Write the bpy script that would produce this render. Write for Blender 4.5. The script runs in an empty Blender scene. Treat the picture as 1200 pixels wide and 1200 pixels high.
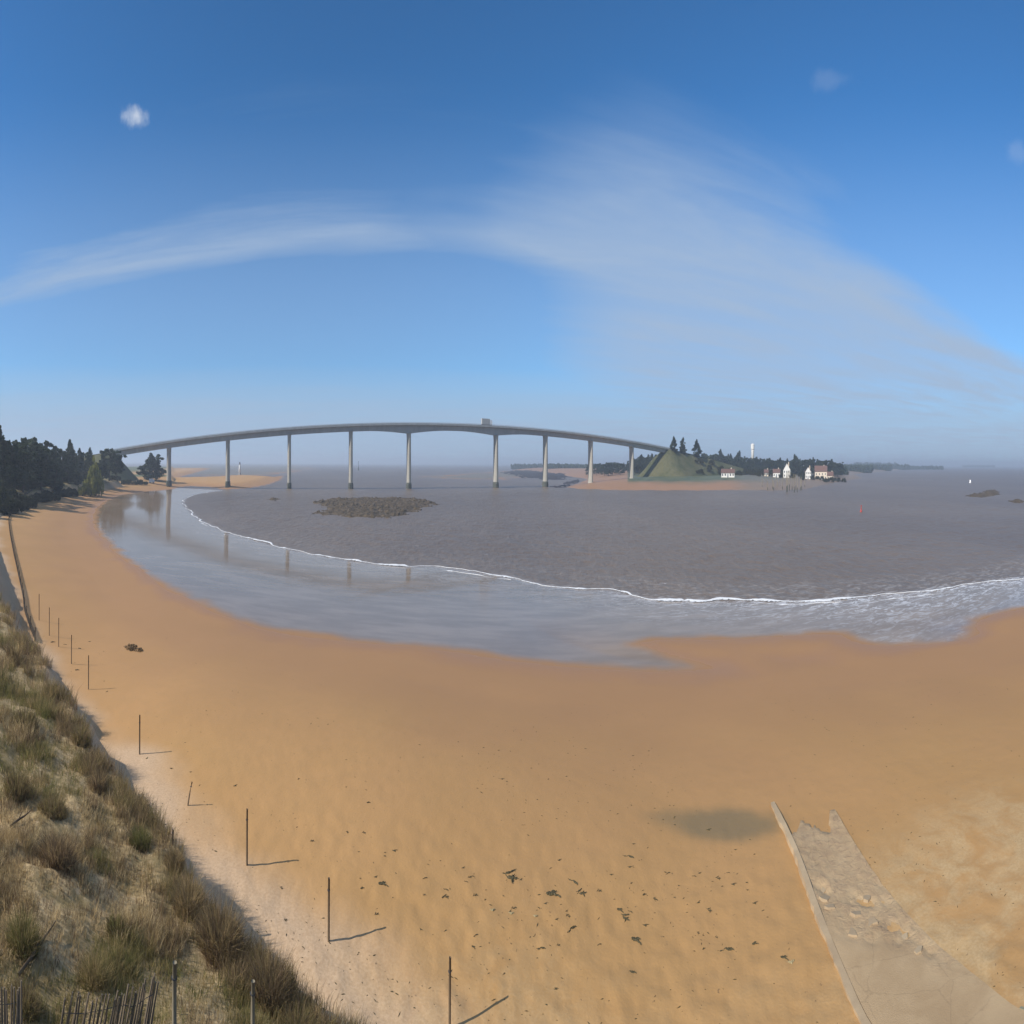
import bpy, math, random
import numpy as np
from mathutils import Vector
R = math.radians
scene = bpy.context.scene
COL = scene.collection
rng = np.random.default_rng(7)
random.seed(7)
# ------------------------------------------------------------------ camera numbers
H = 12.8                    # eye height above the water
PXR, PXV = 600.0, 1075.0    # photograph pixels per radian / per unit tangent
def th(px): return (px - 600.0) / PXR
def yh(px): return 543.0 + 3.0 * math.sin(th(px))
def at(px, py, z=0.0):
    d = (H - z) * PXV / max(py - yh(px), 0.05)
    a = th(px)
    return (d * math.sin(a), d * math.cos(a))
def polar(px, d):
    a = th(px)
    return (d * math.sin(a), d * math.cos(a))
def zat(px, py, d): return H - (py - yh(px)) / PXV * d
# ------------------------------------------------------------------ mesh helpers
def tag(o, label=None, cat=None, group=None, kind=None):
    if label: o['label'] = label
    if cat: o['category'] = cat
    if group: o['group'] = group
    if kind: o['kind'] = kind
    return o
def empty(name, loc=(0, 0, 0), rz=0.0, parent=None):
    o = bpy.data.objects.new(name, None)
    o.empty_display_size = 0.3
    COL.objects.link(o); o.location = loc; o.rotation_euler = (0, 0, rz)
    if parent: o.parent = parent
    return o
def meshobj(name, V, F, mat, parent=None, smooth=False):
    me = bpy.data.meshes.new(name)
    me.from_pydata([tuple(v) for v in V], [], [tuple(f) for f in F])
    me.update()
    if mat: me.materials.append(mat)
    if smooth: me.polygons.foreach_set('use_smooth', [True] * len(me.polygons))
    o = bpy.data.objects.new(name, me); COL.objects.link(o)
    if parent: o.parent = parent
    return o
def npmesh(name, V, F, mat, parent=None, smooth=False):
    """V (n,3), F (m,k) uniform face size"""
    V = np.asarray(V, dtype=np.float32); F = np.asarray(F, dtype=np.int32)
    me = bpy.data.meshes.new(name)
    k = F.shape[1]
    me.vertices.add(len(V)); me.vertices.foreach_set('co', V.ravel())
    me.loops.add(F.size); me.loops.foreach_set('vertex_index', F.ravel())
    me.polygons.add(len(F))
    me.polygons.foreach_set('loop_start', np.arange(0, F.size, k, dtype=np.int32))
    me.polygons.foreach_set('loop_total', np.full(len(F), k, dtype=np.int32))
    if smooth: me.polygons.foreach_set('use_smooth', np.ones(len(F), dtype=bool))
    me.update(calc_edges=True); me.validate()
    if mat: me.materials.append(mat)
    o = bpy.data.objects.new(name, me); COL.objects.link(o)
    if parent: o.parent = parent
    return o
def colattr(o, name, arr):
    a = o.data.color_attributes.new(name, 'FLOAT_COLOR', 'POINT')
    arr = np.asarray(arr, dtype=np.float32)
    if arr.shape[1] == 3: arr = np.hstack([arr, np.ones((len(arr), 1), np.float32)])
    a.data.foreach_set('color', arr.ravel())
class MB:
    def __init__(s): s.V = []; s.F = []
    def add(s, V, F):
        n = len(s.V); s.V += [tuple(v) for v in V]; s.F += [tuple(i + n for i in f) for f in F]
    def box(s, x0, x1, y0, y1, z0, z1):
        s.add([(x0,y0,z0),(x1,y0,z0),(x1,y1,z0),(x0,y1,z0),(x0,y0,z1),(x1,y0,z1),(x1,y1,z1),(x0,y1,z1)],
              [(0,3,2,1),(4,5,6,7),(0,1,5,4),(1,2,6,5),(2,3,7,6),(3,0,4,7)])
    def tube(s, pts, rad, n=8, cap=True):
        pts = [Vector(p) for p in pts]
        if not hasattr(rad, '__len__'): rad = [rad] * len(pts)
        base = len(s.V); up = Vector((0.31, 0.12, 0.94))
        for i, p in enumerate(pts):
            d = (pts[min(i+1, len(pts)-1)] - pts[max(i-1, 0)]).normalized()
            a = d.cross(up)
            if a.length < 1e-3: a = d.cross(Vector((1, 0, 0)))
            a.normalize(); b = d.cross(a)
            for k in range(n):
                t = 2 * math.pi * k / n
                s.V.append(tuple(p + (a * math.cos(t) + b * math.sin(t)) * rad[i]))
        for i in range(len(pts) - 1):
            for k in range(n):
                k2 = (k + 1) % n
                s.F.append((base+i*n+k, base+i*n+k2, base+(i+1)*n+k2, base+(i+1)*n+k))
        if cap:
            s.F.append(tuple(base + k for k in range(n)))
            s.F.append(tuple(base + (len(pts)-1)*n + k for k in reversed(range(n))))
    def ring(s, prof, n=20, cx=0, cy=0):
        """lathe: prof list of (r,z)"""
        base = len(s.V)
        for r, z in prof:
            for k in range(n):
                t = 2*math.pi*k/n
                s.V.append((cx + r*math.cos(t), cy + r*math.sin(t), z))
        for i in range(len(prof)-1):
            for k in range(n):
                k2 = (k+1) % n
                s.F.append((base+i*n+k, base+i*n+k2, base+(i+1)*n+k2, base+(i+1)*n+k))
        s.F.append(tuple(base+k for k in reversed(range(n))))
        s.F.append(tuple(base+(len(prof)-1)*n+k for k in range(n)))
    def build(s, name, mat, parent=None, smooth=False):
        return meshobj(name, s.V, s.F, mat, parent, smooth)
def copy_tree(o, parent=None):
    c = o.copy(); COL.objects.link(c)
    if parent: c.parent = parent
    for ch in o.children: copy_tree(ch, c)
    return c
# ------------------------------------------------------------------ numpy noise
def _h(ix, iy, seed):
    n = (ix.astype(np.int64) * 374761393 + iy.astype(np.int64) * 668265263 + seed * 1442695041) & 0xffffffff
    n = ((n ^ (n >> 13)) * 1274126177) & 0xffffffff
    n = (n ^ (n >> 16)) & 0xffffffff
    return n / 4294967295.0
def vnoise(x, y, seed=0):
    x = np.asarray(x, float); y = np.asarray(y, float)
    ix = np.floor(x); iy = np.floor(y); fx = x - ix; fy = y - iy
    fx = fx*fx*(3-2*fx); fy = fy*fy*(3-2*fy)
    a = _h(ix, iy, seed); b = _h(ix+1, iy, seed); c = _h(ix, iy+1, seed); d = _h(ix+1, iy+1, seed)
    return (a*(1-fx)+b*fx)*(1-fy) + (c*(1-fx)+d*fx)*fy
def fbm(x, y, seed=0, octv=4):
    s = 0; a = 0.5; t = 0
    x = np.asarray(x, float); y = np.asarray(y, float)
    for i in range(octv):
        s = s + a*vnoise(x, y, seed+i*17); t += a; a *= 0.5; x = x*2.03+11.7; y = y*2.03+5.3
    return s/t
def sstep(a, b, x):
    t = np.clip((x-a)/(b-a), 0, 1); return t*t*(3-2*t)
def poly_sd(X, Y, P):
    """signed distance, positive inside the closed polygon P"""
    P = np.asarray(P, float); n = len(P)
    best = np.full(X.shape, 1e18); ins = np.zeros(X.shape, bool)
    for i in range(n):
        ax, ay = P[i]; bx, by = P[(i+1) % n]
        ex, ey = bx-ax, by-ay
        t = np.clip(((X-ax)*ex + (Y-ay)*ey)/(ex*ex+ey*ey+1e-12), 0, 1)
        dx = X-ax-t*ex; dy = Y-ay-t*ey
        best = np.minimum(best, dx*dx+dy*dy)
        c = ((ay > Y) != (by > Y)) & (X < ex*(Y-ay)/(ey if abs(ey) > 1e-12 else 1e-12) + ax)
        ins ^= c
    d = np.sqrt(best)
    return np.where(ins, d, -d)
# ------------------------------------------------------------------ outlines
def A(l, z=0.0): return [at(px, py, z) for px, py in l]
edge_px = [(332,557),(330,562),(315,568),(290,572.5),(265,573.5),(240,570.5),(222,569.5),(210,571.5),(200,573.5),(170,576),(142,580),(124,586),
 (113,595),(109,606),(110,616),(118,629),(135,647),(165,670),(200,693),(250,717),(300,735),(350,745),(420,752),(480,758),(540,766),
 (600,775),(660,781),(720,785),(780,787),(825,785),(842,782),(828,778),(800,770),(770,761),(748,754),(770,751),(810,750),(850,748.5),(900,747),
 (960,744),(985,744),(998,752),(1020,756),(1050,757.5),(1100,755.5),(1135,749),(1150,742),(1143,734),(1150,727),(1170,720),(1200,713)]
_zx = np.arange(-600, 2100, 4.0)
_g = np.exp(-0.5*(np.arange(-30, 31)*4.0/34)**2); _g /= _g.sum()
_zk = np.convolve(np.interp(_zx, [60,110,160,250,450,600,720,850,1000,1100,1200,1500], [0,.35,1.0,1.6,1.6,1.35,1.05,.72,.52,.42,.32,0]), _g, 'same')
def ze_px(px, d):
    k = np.interp(px, _zx, _zk)
    return k*(1-sstep(225, 300, np.asarray(d, float)))
def edge_pt(px, py):
    z = 0.0
    for _ in range(4):
        x, y = at(px, py, z); z = float(ze_px(px, math.hypot(x, y)))
    return (x, y)
def ze_xy(X, Y): return ze_px(600+600*np.arctan2(X, Y), np.hypot(X, Y))
LAND_A = [edge_pt(*q) for q in edge_px] + [(75,28),(90,-20),(60,-120),(-100,-200),(-500,-150),(-900,200),(-1200,900),(-1000,1500)] + \
         [polar(205,700), polar(240,740), polar(280,880), polar(318,780)]
i0 = edge_px.index((720,785))
smooth_px = edge_px[:i0+1] + [(780,784),(850,776),(930,768),(1010,765),(1080,760),(1140,748),(1170,732),(1200,716)]
LAND_S = [edge_pt(*q) for q in smooth_px] + LAND_A[len(edge_px):]
LAND_B = A([(664,571),(680,573.0),(720,574),(780,574.5),(830,574.5),(870,574),(905,574.5),(942,573.5),(965,568),(990,563.5)]) + \
         [polar(1010,900), polar(1000,1300), polar(1060,2600), polar(1000,3600), polar(820,3200), polar(640,2200), polar(600,1700), polar(652,1100), polar(690,760), polar(680,600)]
MUD_1 = [polar(170,1000), polar(230,900), polar(300,960), polar(342,1100), polar(356,1700), polar(356,2600), polar(345,5200), polar(180,5500)]
MUD_2 = A([(500,558.5),(540,561),(578,561.5),(600,559),(640,557),(655,553),(600,552),(560,554.5)])
# dune edge (crest foot line) and inland side
DUNE = [(24,-6),(12,4.5),(3,9.8),(-4.6,12.6),(-9.9,14.4),(-20.7,18.6),(-34,24.4),(-48,30.6),(-75,45.5),(-118,70),(-150,93),(-172,118),(-200,146),(-232,182),(-262,240),(-290,300)]
DUNE_POLY = DUNE + [(-900,500),(-900,-300),(30,-300)]
# bridge frame
A0 = th(345); DB = 445.0; MAIN = 83.5; CB = 142.8
FB = (DB*math.sin(A0), DB*math.cos(A0)); TB = (math.cos(A0), -math.sin(A0)); NB = (-math.sin(A0)*1.0, -math.cos(A0))
def bp(s, t, z):            # along, towards the camera, height
    return (FB[0]+TB[0]*s+NB[0]*t, FB[1]+TB[1]*s+NB[1]*t, z)
def ztop(s): return 33.0 - 1.48e-4*(s-CB)**2
def sval(px): return DB*math.tan((px-345)/600.0)
PIERS = [sval(p) for p in (198,267,339,411,479,581,639,692,740)]
S_L, S_R = -165.0, 394.0
# ------------------------------------------------------------------ terrain
def terrain_full(X, Y):
    X = np.asarray(X, float); Y = np.asarray(Y, float)
    r = np.hypot(X, Y)
    sdA = poly_sd(X, Y, LAND_A); sdB = poly_sd(X, Y, LAND_B)
    w = (fbm(X/9, Y/9, 3, 3)-0.5)
    sdS = poly_sd(X, Y, LAND_S)
    sdA = np.where(r < 140, sdA + (np.maximum(sdS, 1.0)-sdA)*sstep(1.5, 9, sdA), sdA)
    sdA_n = sdA + w*np.clip(r/60, 0.4, 3)*0.9
    zA = np.interp(sdA_n, [-260,-60,-12,0,3,10,22,45,75,120], [-7,-3.4,-0.66,0,0.07,0.42,1.35,3.15,3.6,4.6])
    zA = zA + ze_xy(X, Y)*(1-sstep(20, 45, sdA))*sstep(-90, -40, sdA)
    bank = sstep(470, 500, r)*(np.arctan2(X, Y) > th(203))
    zA = np.where(bank > 0, np.minimum(zA, 3.2-1.7*bank), zA)
    zB = np.interp(sdB + w*6, [-200,-40,0,14,40,90,160,400,900], [-5,-1.5,0,1.4,3.2,5.2,5.6,7,8])
    z = np.maximum(zA, zB)
    m1 = poly_sd(X, Y, MUD_1); m2 = poly_sd(X, Y, MUD_2)
    mud = np.maximum(m1 + (fbm(X/160, Y/160, 31, 3)-0.5)*230, m2 + (fbm(X/60, Y/60, 33, 3)-0.5)*60)
    z = np.maximum(z, np.clip(mud*0.004, -3, 0.15))
    q = poly_sd(X, Y, DUNE_POLY)
    near = 1 - sstep(60, 130, r)
    bumps = (fbm(X/3.2, Y/3.2, 5, 3)-0.5)*0.62 + (fbm(X/0.9, Y/0.9, 9, 2)-0.5)*0.22
    qn = q + (fbm(X/2.6, Y/2.6, 12, 3)-0.5)*1.7*near
    lip = 4.75 - .5*sstep(34, 60, r)
    zd = np.where(qn > 0, lip + 0.13*np.minimum(qn, 18) + bumps*np.clip(qn*1.5, 0, 1), lip + qn*0.85)
    z = np.where(sdA > 6, np.maximum(z, zd), z)
    # soft relief in the dry sand
    dry = sstep(14, 34, sdA)
    z = z + dry*((fbm(X/1.7, Y/1.7, 41, 3)-0.5)*(.03+.055*(1-sstep(16, 28, r))) + (fbm(X/0.45, Y/0.45, 44, 2)-0.5)*(.03+.05*(1-sstep(17, 30, r)))*(r < 60))
    return z, sdA, sdB, mud, q
def hit0(px, py): return hit(px, py)[0][:2]
def terrain(x, y): return float(terrain_full(np.array([x]), np.array([y]))[0][0])
def hit(px, py, dmin=6.0):
    a = th(px); m = (py - yh(px))/PXV
    d = dmin*np.exp(np.linspace(0, math.log(900/dmin), 900))
    z = terrain_full(d*math.sin(a), d*math.cos(a))[0]
    k = np.argmax(z >= H - m*d)
    dd = np.linspace(d[max(k-1, 0)], d[k], 24)
    zz = terrain_full(dd*math.sin(a), dd*math.cos(a))[0]
    j = np.argmax(zz >= H - m*dd)
    return (dd[j]*math.sin(a), dd[j]*math.cos(a), float(zz[j])), float(dd[j])
# ------------------------------------------------------------------ materials
class NT:
    def __init__(s, name):
        s.m = bpy.data.materials.new(name); s.m.use_nodes = True
        s.t = s.m.node_tree; s.n = s.t.nodes; s.l = s.t.links
        s.b = s.n['Principled BSDF']
    def nd(s, typ, **k):
        n = s.n.new(typ)
        for a, v in k.items(): setattr(n, a, v)
        return n
    def _in(s, sock, v):
        if hasattr(v, 'is_linked') or isinstance(v, bpy.types.NodeSocket): s.l.new(v, sock)
        else:
            if hasattr(sock.default_value, '__len__') and not hasattr(v, '__len__'): v = (v,)*len(sock.default_value)
            if hasattr(v, '__len__') and len(v) == 3 and len(sock.default_value) == 4: v = (*v, 1)
            sock.default_value = v
    def math(s, op, a, b=0.0, c=None, clamp=False):
        n = s.nd('ShaderNodeMath', operation=op); n.use_clamp = clamp
        s._in(n.inputs[0], a); s._in(n.inputs[1], b)
        if c is not None: s._in(n.inputs[2], c)
        return n.outputs[0]
    def mix(s, f, a, b, mode='MIX'):
        n = s.nd('ShaderNodeMix', data_type='RGBA', blend_type=mode)
        s._in(n.inputs[0], f); s._in(n.inputs[6], a); s._in(n.inputs[7], b)
        return n.outputs[2]
    def ramp(s, f, lo, hi):
        n = s.nd('ShaderNodeMapRange', interpolation_type='SMOOTHSTEP')
        s._in(n.inputs[0], f); s._in(n.inputs[1], lo); s._in(n.inputs[2], hi)
        return n.outputs[0]
    def noise(s, scale, detail=4, rough=0.55, vec=None, out=0, dist=0.0):
        n = s.nd('ShaderNodeTexNoise')
        n.inputs['Scale'].default_value = scale; n.inputs['Detail'].default_value = detail
        n.inputs['Roughness'].default_value = rough; n.inputs['Distortion'].default_value = dist
        s.l.new(vec if vec is not None else s.pos(), n.inputs['Vector'])
        return n.outputs[out]
    def pos(s):
        if not hasattr(s, '_p'): s._p = s.nd('ShaderNodeNewGeometry').outputs['Position']
        return s._p
    def obj(s):
        if not hasattr(s, '_o'): s._o = s.nd('ShaderNodeTexCoord').outputs['Object']
        return s._o
    def map(s, vec, scale=(1,1,1), rot=(0,0,0)):
        n = s.nd('ShaderNodeMapping'); s.l.new(vec, n.inputs[0]); n.inputs['Scale'].default_value = scale; n.inputs['Rotation'].default_value = rot
        return n.outputs[0]
    def attr(s, name):
        n = s.nd('ShaderNodeAttribute'); n.attribute_name = name
        sp = s.nd('ShaderNodeSeparateColor'); s.l.new(n.outputs['Color'], sp.inputs[0])
        return sp.outputs[0], sp.outputs[1], sp.outputs[2], n.outputs['Alpha'], n.outputs['Color']
    def bump(s, h, strength=0.3, dist=0.05, normal=None):
        n = s.nd('ShaderNodeBump'); s._in(n.inputs['Strength'], strength); n.inputs['Distance'].default_value = dist
        s.l.new(h, n.inputs['Height'])
        if normal is not None: s.l.new(normal, n.inputs['Normal'])
        return n.outputs[0]
    def out(s, col=None, rough=0.8, spec=0.3, normal=None):
        if col is not None: s._in(s.b.inputs['Base Color'], col)
        s._in(s.b.inputs['Roughness'], rough); s._in(s.b.inputs['Specular IOR Level'], spec)
        if normal is not None: s.l.new(normal, s.b.inputs['Normal'])
        return s.m
def simple(name, col, var=0.25, scale=2.0, rough=0.8, spec=0.25, bump=0.0, coord='obj'):
    t = NT(name)
    v = t.obj() if coord == 'obj' else t.pos()
    n = t.noise(scale, 5, 0.6, v)
    c2 = tuple(c*(1-var) for c in col); c3 = tuple(min(1, c*(1+var)) for c in col)
    return t.out(t.mix(n, c2, c3), rough, spec, t.bump(n, bump, 0.05) if bump else None)

def mat_ground():
    t = NT('ground_mat')
    veg, wet, dry, damp, _ = t.attr('zone')
    lawn, mudf, drift, _a, _ = t.attr('zone_far')
    big = t.noise(0.11, 4, 0.5); mid = t.noise(0.9, 5, 0.6); fine = t.noise(9, 6, 0.65); grain = t.noise(60, 3, 0.6)
    sand = t.mix(t.ramp(big, 0.35, 0.65), (0.425, 0.240, 0.092), (0.465, 0.260, 0.103))
    sand = t.mix(t.math('MULTIPLY', t.ramp(mid, 0.3, 0.75), 0.5), sand, (0.41, 0.238, 0.096))
    drysand = t.mix(t.ramp(fine, 0.3, 0.7), (0.45, 0.30, 0.18), (0.56, 0.39, 0.245))
    c = t.mix(dry, sand, drysand)
    pale = t.mix(t.ramp(fine, 0.35, 0.65), (0.47, 0.315, 0.155), (0.55, 0.39, 0.21))
    dn = t.math('MULTIPLY', drift, t.math('MULTIPLY', t.ramp(t.noise(.55, 6, 0.66, None, 0, 0.5), 0.36, 0.64), .75), clamp=True)
    c = t.mix(dn, c, pale)
    c = t.mix(wet, c, (0.335, 0.178, 0.084))
    c = t.mix(damp, c, (0.15, 0.125, 0.065))
    spk = t.math('MULTIPLY', t.ramp(t.noise(5.5, 3, 0.6), 0.69, 0.75), t.math('SUBTRACT', 1.0, wet, clamp=True))
    c = t.mix(t.math('MULTIPLY', spk, 0.7), c, (0.14, 0.09, 0.05))
    # dune: dry sand showing between straw, moss and low green plants
    vn = t.noise(0.75, 6, 0.65); vn2 = t.noise(3.1, 5, 0.6)
    straw = t.mix(t.ramp(fine, 0.3, 0.7), (0.25, 0.175, 0.085), (0.50, 0.365, 0.20))
    moss = t.mix(t.ramp(vn2, 0.35, 0.65), (0.165, 0.125, 0.055), (0.29, 0.215, 0.105))
    vc = t.mix(t.ramp(vn, 0.40, 0.60), straw, moss)
    vc = t.mix(t.math('MULTIPLY', t.ramp(vn2, 0.56, 0.70), 0.8), vc, (0.50, 0.36, 0.21))
    c = t.mix(veg, c, vc)
    gr = t.mix(t.ramp(t.noise(0.08, 5, 0.6), 0.35, 0.65), (0.065, 0.085, 0.035), (0.14, 0.14, 0.06))
    c = t.mix(lawn, c, gr)
    c = t.mix(mudf, c, (0.19, 0.155, 0.11))
    rough = t.math('SUBTRACT', 0.92, t.math('MULTIPLY', t.math('MAXIMUM', t.math('POWER', wet, 3.0), damp), 0.42))
    hgt = t.math('ADD', t.math('MULTIPLY', mid, 0.6), t.math('ADD', t.math('MULTIPLY', fine, 0.22), t.math('MULTIPLY', grain, 0.06)))
    st = t.math('SUBTRACT', 0.5, t.math('MULTIPLY', wet, 0.42))
    return t.out(c, rough, 0.25, t.bump(hgt, st, 0.12))
def mat_sea():
    t = NT('sea_mat')
    wash, foam, shoal, film, _ = t.attr('water')
    p = t.pos()
    chop = t.noise(0.55, 5, 0.62, t.map(p, (1.0, 0.55, 1), (0, 0, R(25))))
    swell = t.noise(0.07, 4, 0.55, t.map(p, (1.0, 0.4, 1), (0, 0, R(20))))
    patch = t.noise(0.012, 4, 0.55, t.map(p, (1.0, 0.5, 1), (0, 0, R(15))))
    body = t.mix(t.ramp(patch, 0.3, 0.7), (0.142, 0.100, 0.067), (0.182, 0.131, 0.090))
    body = t.mix(t.math('MULTIPLY', t.ramp(chop, 0.35, 0.7), 0.35), body, (0.19, 0.165, 0.145))
    body = t.mix(shoal, body, (0.22, 0.165, 0.115))
    washc = t.mix(t.ramp(t.noise(0.22, 5, 0.6, t.map(p, (0.5, 1.4, 1), (0, 0, R(-20)))), 0.35, 0.7), (0.205, 0.140, 0.088), (0.275, 0.198, 0.138))
    c = t.mix(wash, body, washc)
    fn = t.noise(0.9, 6, 0.7, t.map(p, (0.45, 1.0, 1), (0, 0, R(-25))), 0, 1.2)
    f = t.math('MULTIPLY', foam, t.ramp(fn, 0.47, 0.62), clamp=True)
    cap = t.math('MULTIPLY', t.ramp(t.noise(0.33, 5, 0.7, t.map(p, (0.5, 1.0, 1), (0, 0, R(10)))), 0.665, 0.73), t.math('SUBTRACT', 1.0, wash), clamp=True)
    f = t.math('MAXIMUM', f, t.math('MULTIPLY', cap, 0.6))
    c = t.mix(f, c, (0.66, 0.66, 0.68))
    h = t.math('ADD', t.math('MULTIPLY', chop, 0.8), t.math('MULTIPLY', swell, 1.5))
    calm = t.math('SUBTRACT', 1.0, t.math('MULTIPLY', wash, 0.984))
    rough = t.math('ADD', 0.07, t.math('MULTIPLY', t.math('SUBTRACT', 1.0, wash), 0.30))
    rough = t.math('ADD', rough, t.math('MULTIPLY', f, 0.4))
    sp = t.math('ADD', 0.20, t.math('MULTIPLY', wash, 0.08))
    t.out(c, rough, sp, t.bump(h, calm, 0.55))
    t.b.inputs['IOR'].default_value = 1.33
    df = t.nd('ShaderNodeBsdfDiffuse'); t._in(df.inputs[0], c)      # silt and froth carried in the thin wash
    mx = t.nd('ShaderNodeMixShader'); t._in(mx.inputs[0], t.math('MULTIPLY', wash, .30))
    t.l.new(t.b.outputs[0], mx.inputs[1]); t.l.new(df.outputs[0], mx.inputs[2]); tp = t.nd('ShaderNodeBsdfDiffuse'); tp.inputs[0].default_value = (0.33, 0.192, 0.108, 1); m2 = t.nd('ShaderNodeMixShader'); t._in(m2.inputs[0], film)
    t.l.new(tp.outputs[0], m2.inputs[1]); t.l.new(mx.outputs[0], m2.inputs[2]); t.l.new(m2.outputs[0], t.n['Material Output'].inputs[0])
    return t.m
def mat_foam():
    t = NT('foam_mat')
    n = t.noise(1.1, 7, 0.75, None, 0, 1.0)
    e, _, _, _, _ = t.attr('edge')
    al = t.ramp(t.math('ADD', n, t.math('MULTIPLY', t.math('SUBTRACT', e, 0.62), 0.6)), 0.43, 0.68)
    t.out(t.mix(t.noise(4, 4), (0.62, 0.62, 0.63), (0.80, 0.80, 0.81)), 0.75, 0.3)
    t.l.new(al, t.b.inputs['Alpha'])
    return t.m
def mat_leaf(name, lo, hi, scale=0.8):
    t = NT(name)
    n = t.noise(scale, 4, 0.6, t.obj())
    rnd = t.nd('ShaderNodeObjectInfo').outputs['Random']
    c = t.mix(t.ramp(n, 0.3, 0.7), lo, hi)
    c = t.mix(t.math('MULTIPLY', rnd, 0.35), c, tuple(0.6*v for v in lo))
    t.out(c, 0.75, 0.2)
    tr = t.nd('ShaderNodeBsdfTranslucent'); t._in(tr.inputs[0], c)
    mx = t.nd('ShaderNodeMixShader'); mx.inputs[0].default_value = .35
    t.l.new(t.b.outputs[0], mx.inputs[1]); t.l.new(tr.outputs[0], mx.inputs[2]); t.l.new(mx.outputs[0], t.n['Material Output'].inputs[0])
    return t.m
def mat_tint(name, rough=0.85):
    t = NT(name)
    _, _, _, _, col = t.attr('tint')
    t.out(col, rough, 0.15)
    tr = t.nd('ShaderNodeBsdfTranslucent'); t.l.new(col, tr.inputs[0])
    mx = t.nd('ShaderNodeMixShader'); mx.inputs[0].default_value = .5
    t.l.new(t.b.outputs[0], mx.inputs[1]); t.l.new(tr.outputs[0], mx.inputs[2]); t.l.new(mx.outputs[0], t.n['Material Output'].inputs[0])
    return t.m
def mat_concrete(name, a, b, streak=True):
    t = NT(name)
    n = t.noise(0.35, 6, 0.65, t.map(t.obj(), (1, 1, 0.25) if streak else (1, 1, 1)))
    n2 = t.noise(4, 5, 0.6, t.obj())
    c = t.mix(t.ramp(n, 0.3, 0.72), a, b)
    c = t.mix(t.math('MULTIPLY', n2, 0.3), c, tuple(v*0.75 for v in a))
    return t.out(c, 0.85, 0.25, t.bump(n2, 0.25, 0.03))
def mat_ramp():
    t = NT('slipway_concrete')
    brk, sandf, _, _, _ = t.attr('wear')
    n = t.noise(0.5, 6, 0.65); n2 = t.noise(3.2, 6, 0.65, None, 0, 0.7); n3 = t.noise(24, 4, 0.6)
    c = t.mix(t.ramp(n, 0.3, 0.7), (0.40, 0.268, 0.142), (0.485, 0.338, 0.188))
    c = t.mix(t.math('MULTIPLY', n3, 0.3), c, (0.27, 0.20, 0.14))
    c = t.mix(t.math('MULTIPLY', t.math('MULTIPLY', brk, t.ramp(n2, 0.42, 0.60)), .6), c, (0.33, 0.215, 0.13))
    c = t.mix(t.math('MULTIPLY', brk, t.math('MULTIPLY', t.ramp(n2, 0.60, 0.70), .7)), c, (0.17, 0.125, 0.075))
    vo = t.nd('ShaderNodeTexVoronoi', feature='DISTANCE_TO_EDGE'); vo.inputs['Scale'].default_value = .75
    wv = t.nd('ShaderNodeMix', data_type='VECTOR'); wv.inputs[0].default_value = .25; t.l.new(t.pos(), wv.inputs[4]); t.l.new(t.noise(1.5, 4, .6, None, 1), wv.inputs[5])
    t.l.new(wv.outputs[1], vo.inputs['Vector'])
    c = t.mix(t.math('MULTIPLY', t.math('SUBTRACT', 1.0, t.ramp(vo.outputs['Distance'], .0, .018)), .22), c, (0.15, 0.105, 0.065))
    dust = t.ramp(t.noise(.8, 6, .65, None, 0, .6), .45, .68)
    c = t.mix(t.math('MULTIPLY', dust, .45), c, (0.50, 0.355, 0.205))
    c = t.mix(t.math('MULTIPLY', sandf, t.ramp(t.noise(1.3, 5, 0.6, None, 0, 0.5), 0.38, 0.6)), c, (0.50, 0.36, 0.205))
    h = t.math('ADD', t.math('MULTIPLY', n2, brk), t.math('MULTIPLY', n3, 0.15))
    return t.out(c, 0.88, 0.25, t.bump(h, 0.6, 0.12))
M = {}
M['ground'] = mat_ground(); M['sea'] = mat_sea(); M['foam'] = mat_foam()
M['pine'] = mat_leaf('pine_needles', (0.024, 0.038, 0.020), (0.066, 0.088, 0.044))
M['bush'] = mat_leaf('scrub_leaves', (0.026, 0.032, 0.016), (0.068, 0.070, 0.034))
M['gorse'] = mat_leaf('gorse_leaves', (0.15, 0.16, 0.035), (0.34, 0.30, 0.06))
M['bark'] = simple('bark', (0.07, 0.05, 0.038), 0.4, 3)
M['wood'] = simple('grey_wood', (0.125, 0.085, 0.05), 0.4, 6, 0.85)
M['pale_wood'] = simple('pale_wood', (0.21, 0.175, 0.12), 0.35, 6, 0.85)
M['slat'] = simple('chestnut_slats', (0.155, 0.118, 0.082), 0.5, 5, 0.85)
M['darkslat'] = simple('dark_slats', (0.060, 0.047, 0.036), 0.4, 2, 0.9)
M['grass'] = mat_tint('dune_grass_mat')
M['concrete'] = mat_concrete('deck_concrete', (0.29, 0.30, 0.30), (0.38, 0.385, 0.38))
M['pier'] = mat_concrete('pier_concrete', (0.30, 0.28, 0.24), (0.38, 0.355, 0.30))
M['tidal'] = mat_concrete('tidal_concrete', (0.050, 0.055, 0.045), (0.10, 0.10, 0.08))
M['kerb'] = mat_concrete('kerb_concrete', (0.36, 0.26, 0.16), (0.52, 0.39, 0.24), False)
M['board'] = simple('green_board', (0.30, 0.275, 0.18), 0.3, 4)
M['asphalt'] = simple('asphalt', (0.055, 0.055, 0.058), 0.2, 1)
M['rail'] = simple('galvanised_rail', (0.33, 0.34, 0.35), 0.15, 2, 0.5, 0.5)
M['rock'] = mat_concrete('weedy_rock', (0.055, 0.042, 0.028), (0.15, 0.11, 0.07), False)
M['blackrock'] = mat_concrete('mussel_rock_and_shade', (0.030, 0.026, 0.030), (0.065, 0.055, 0.058), False)
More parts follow.
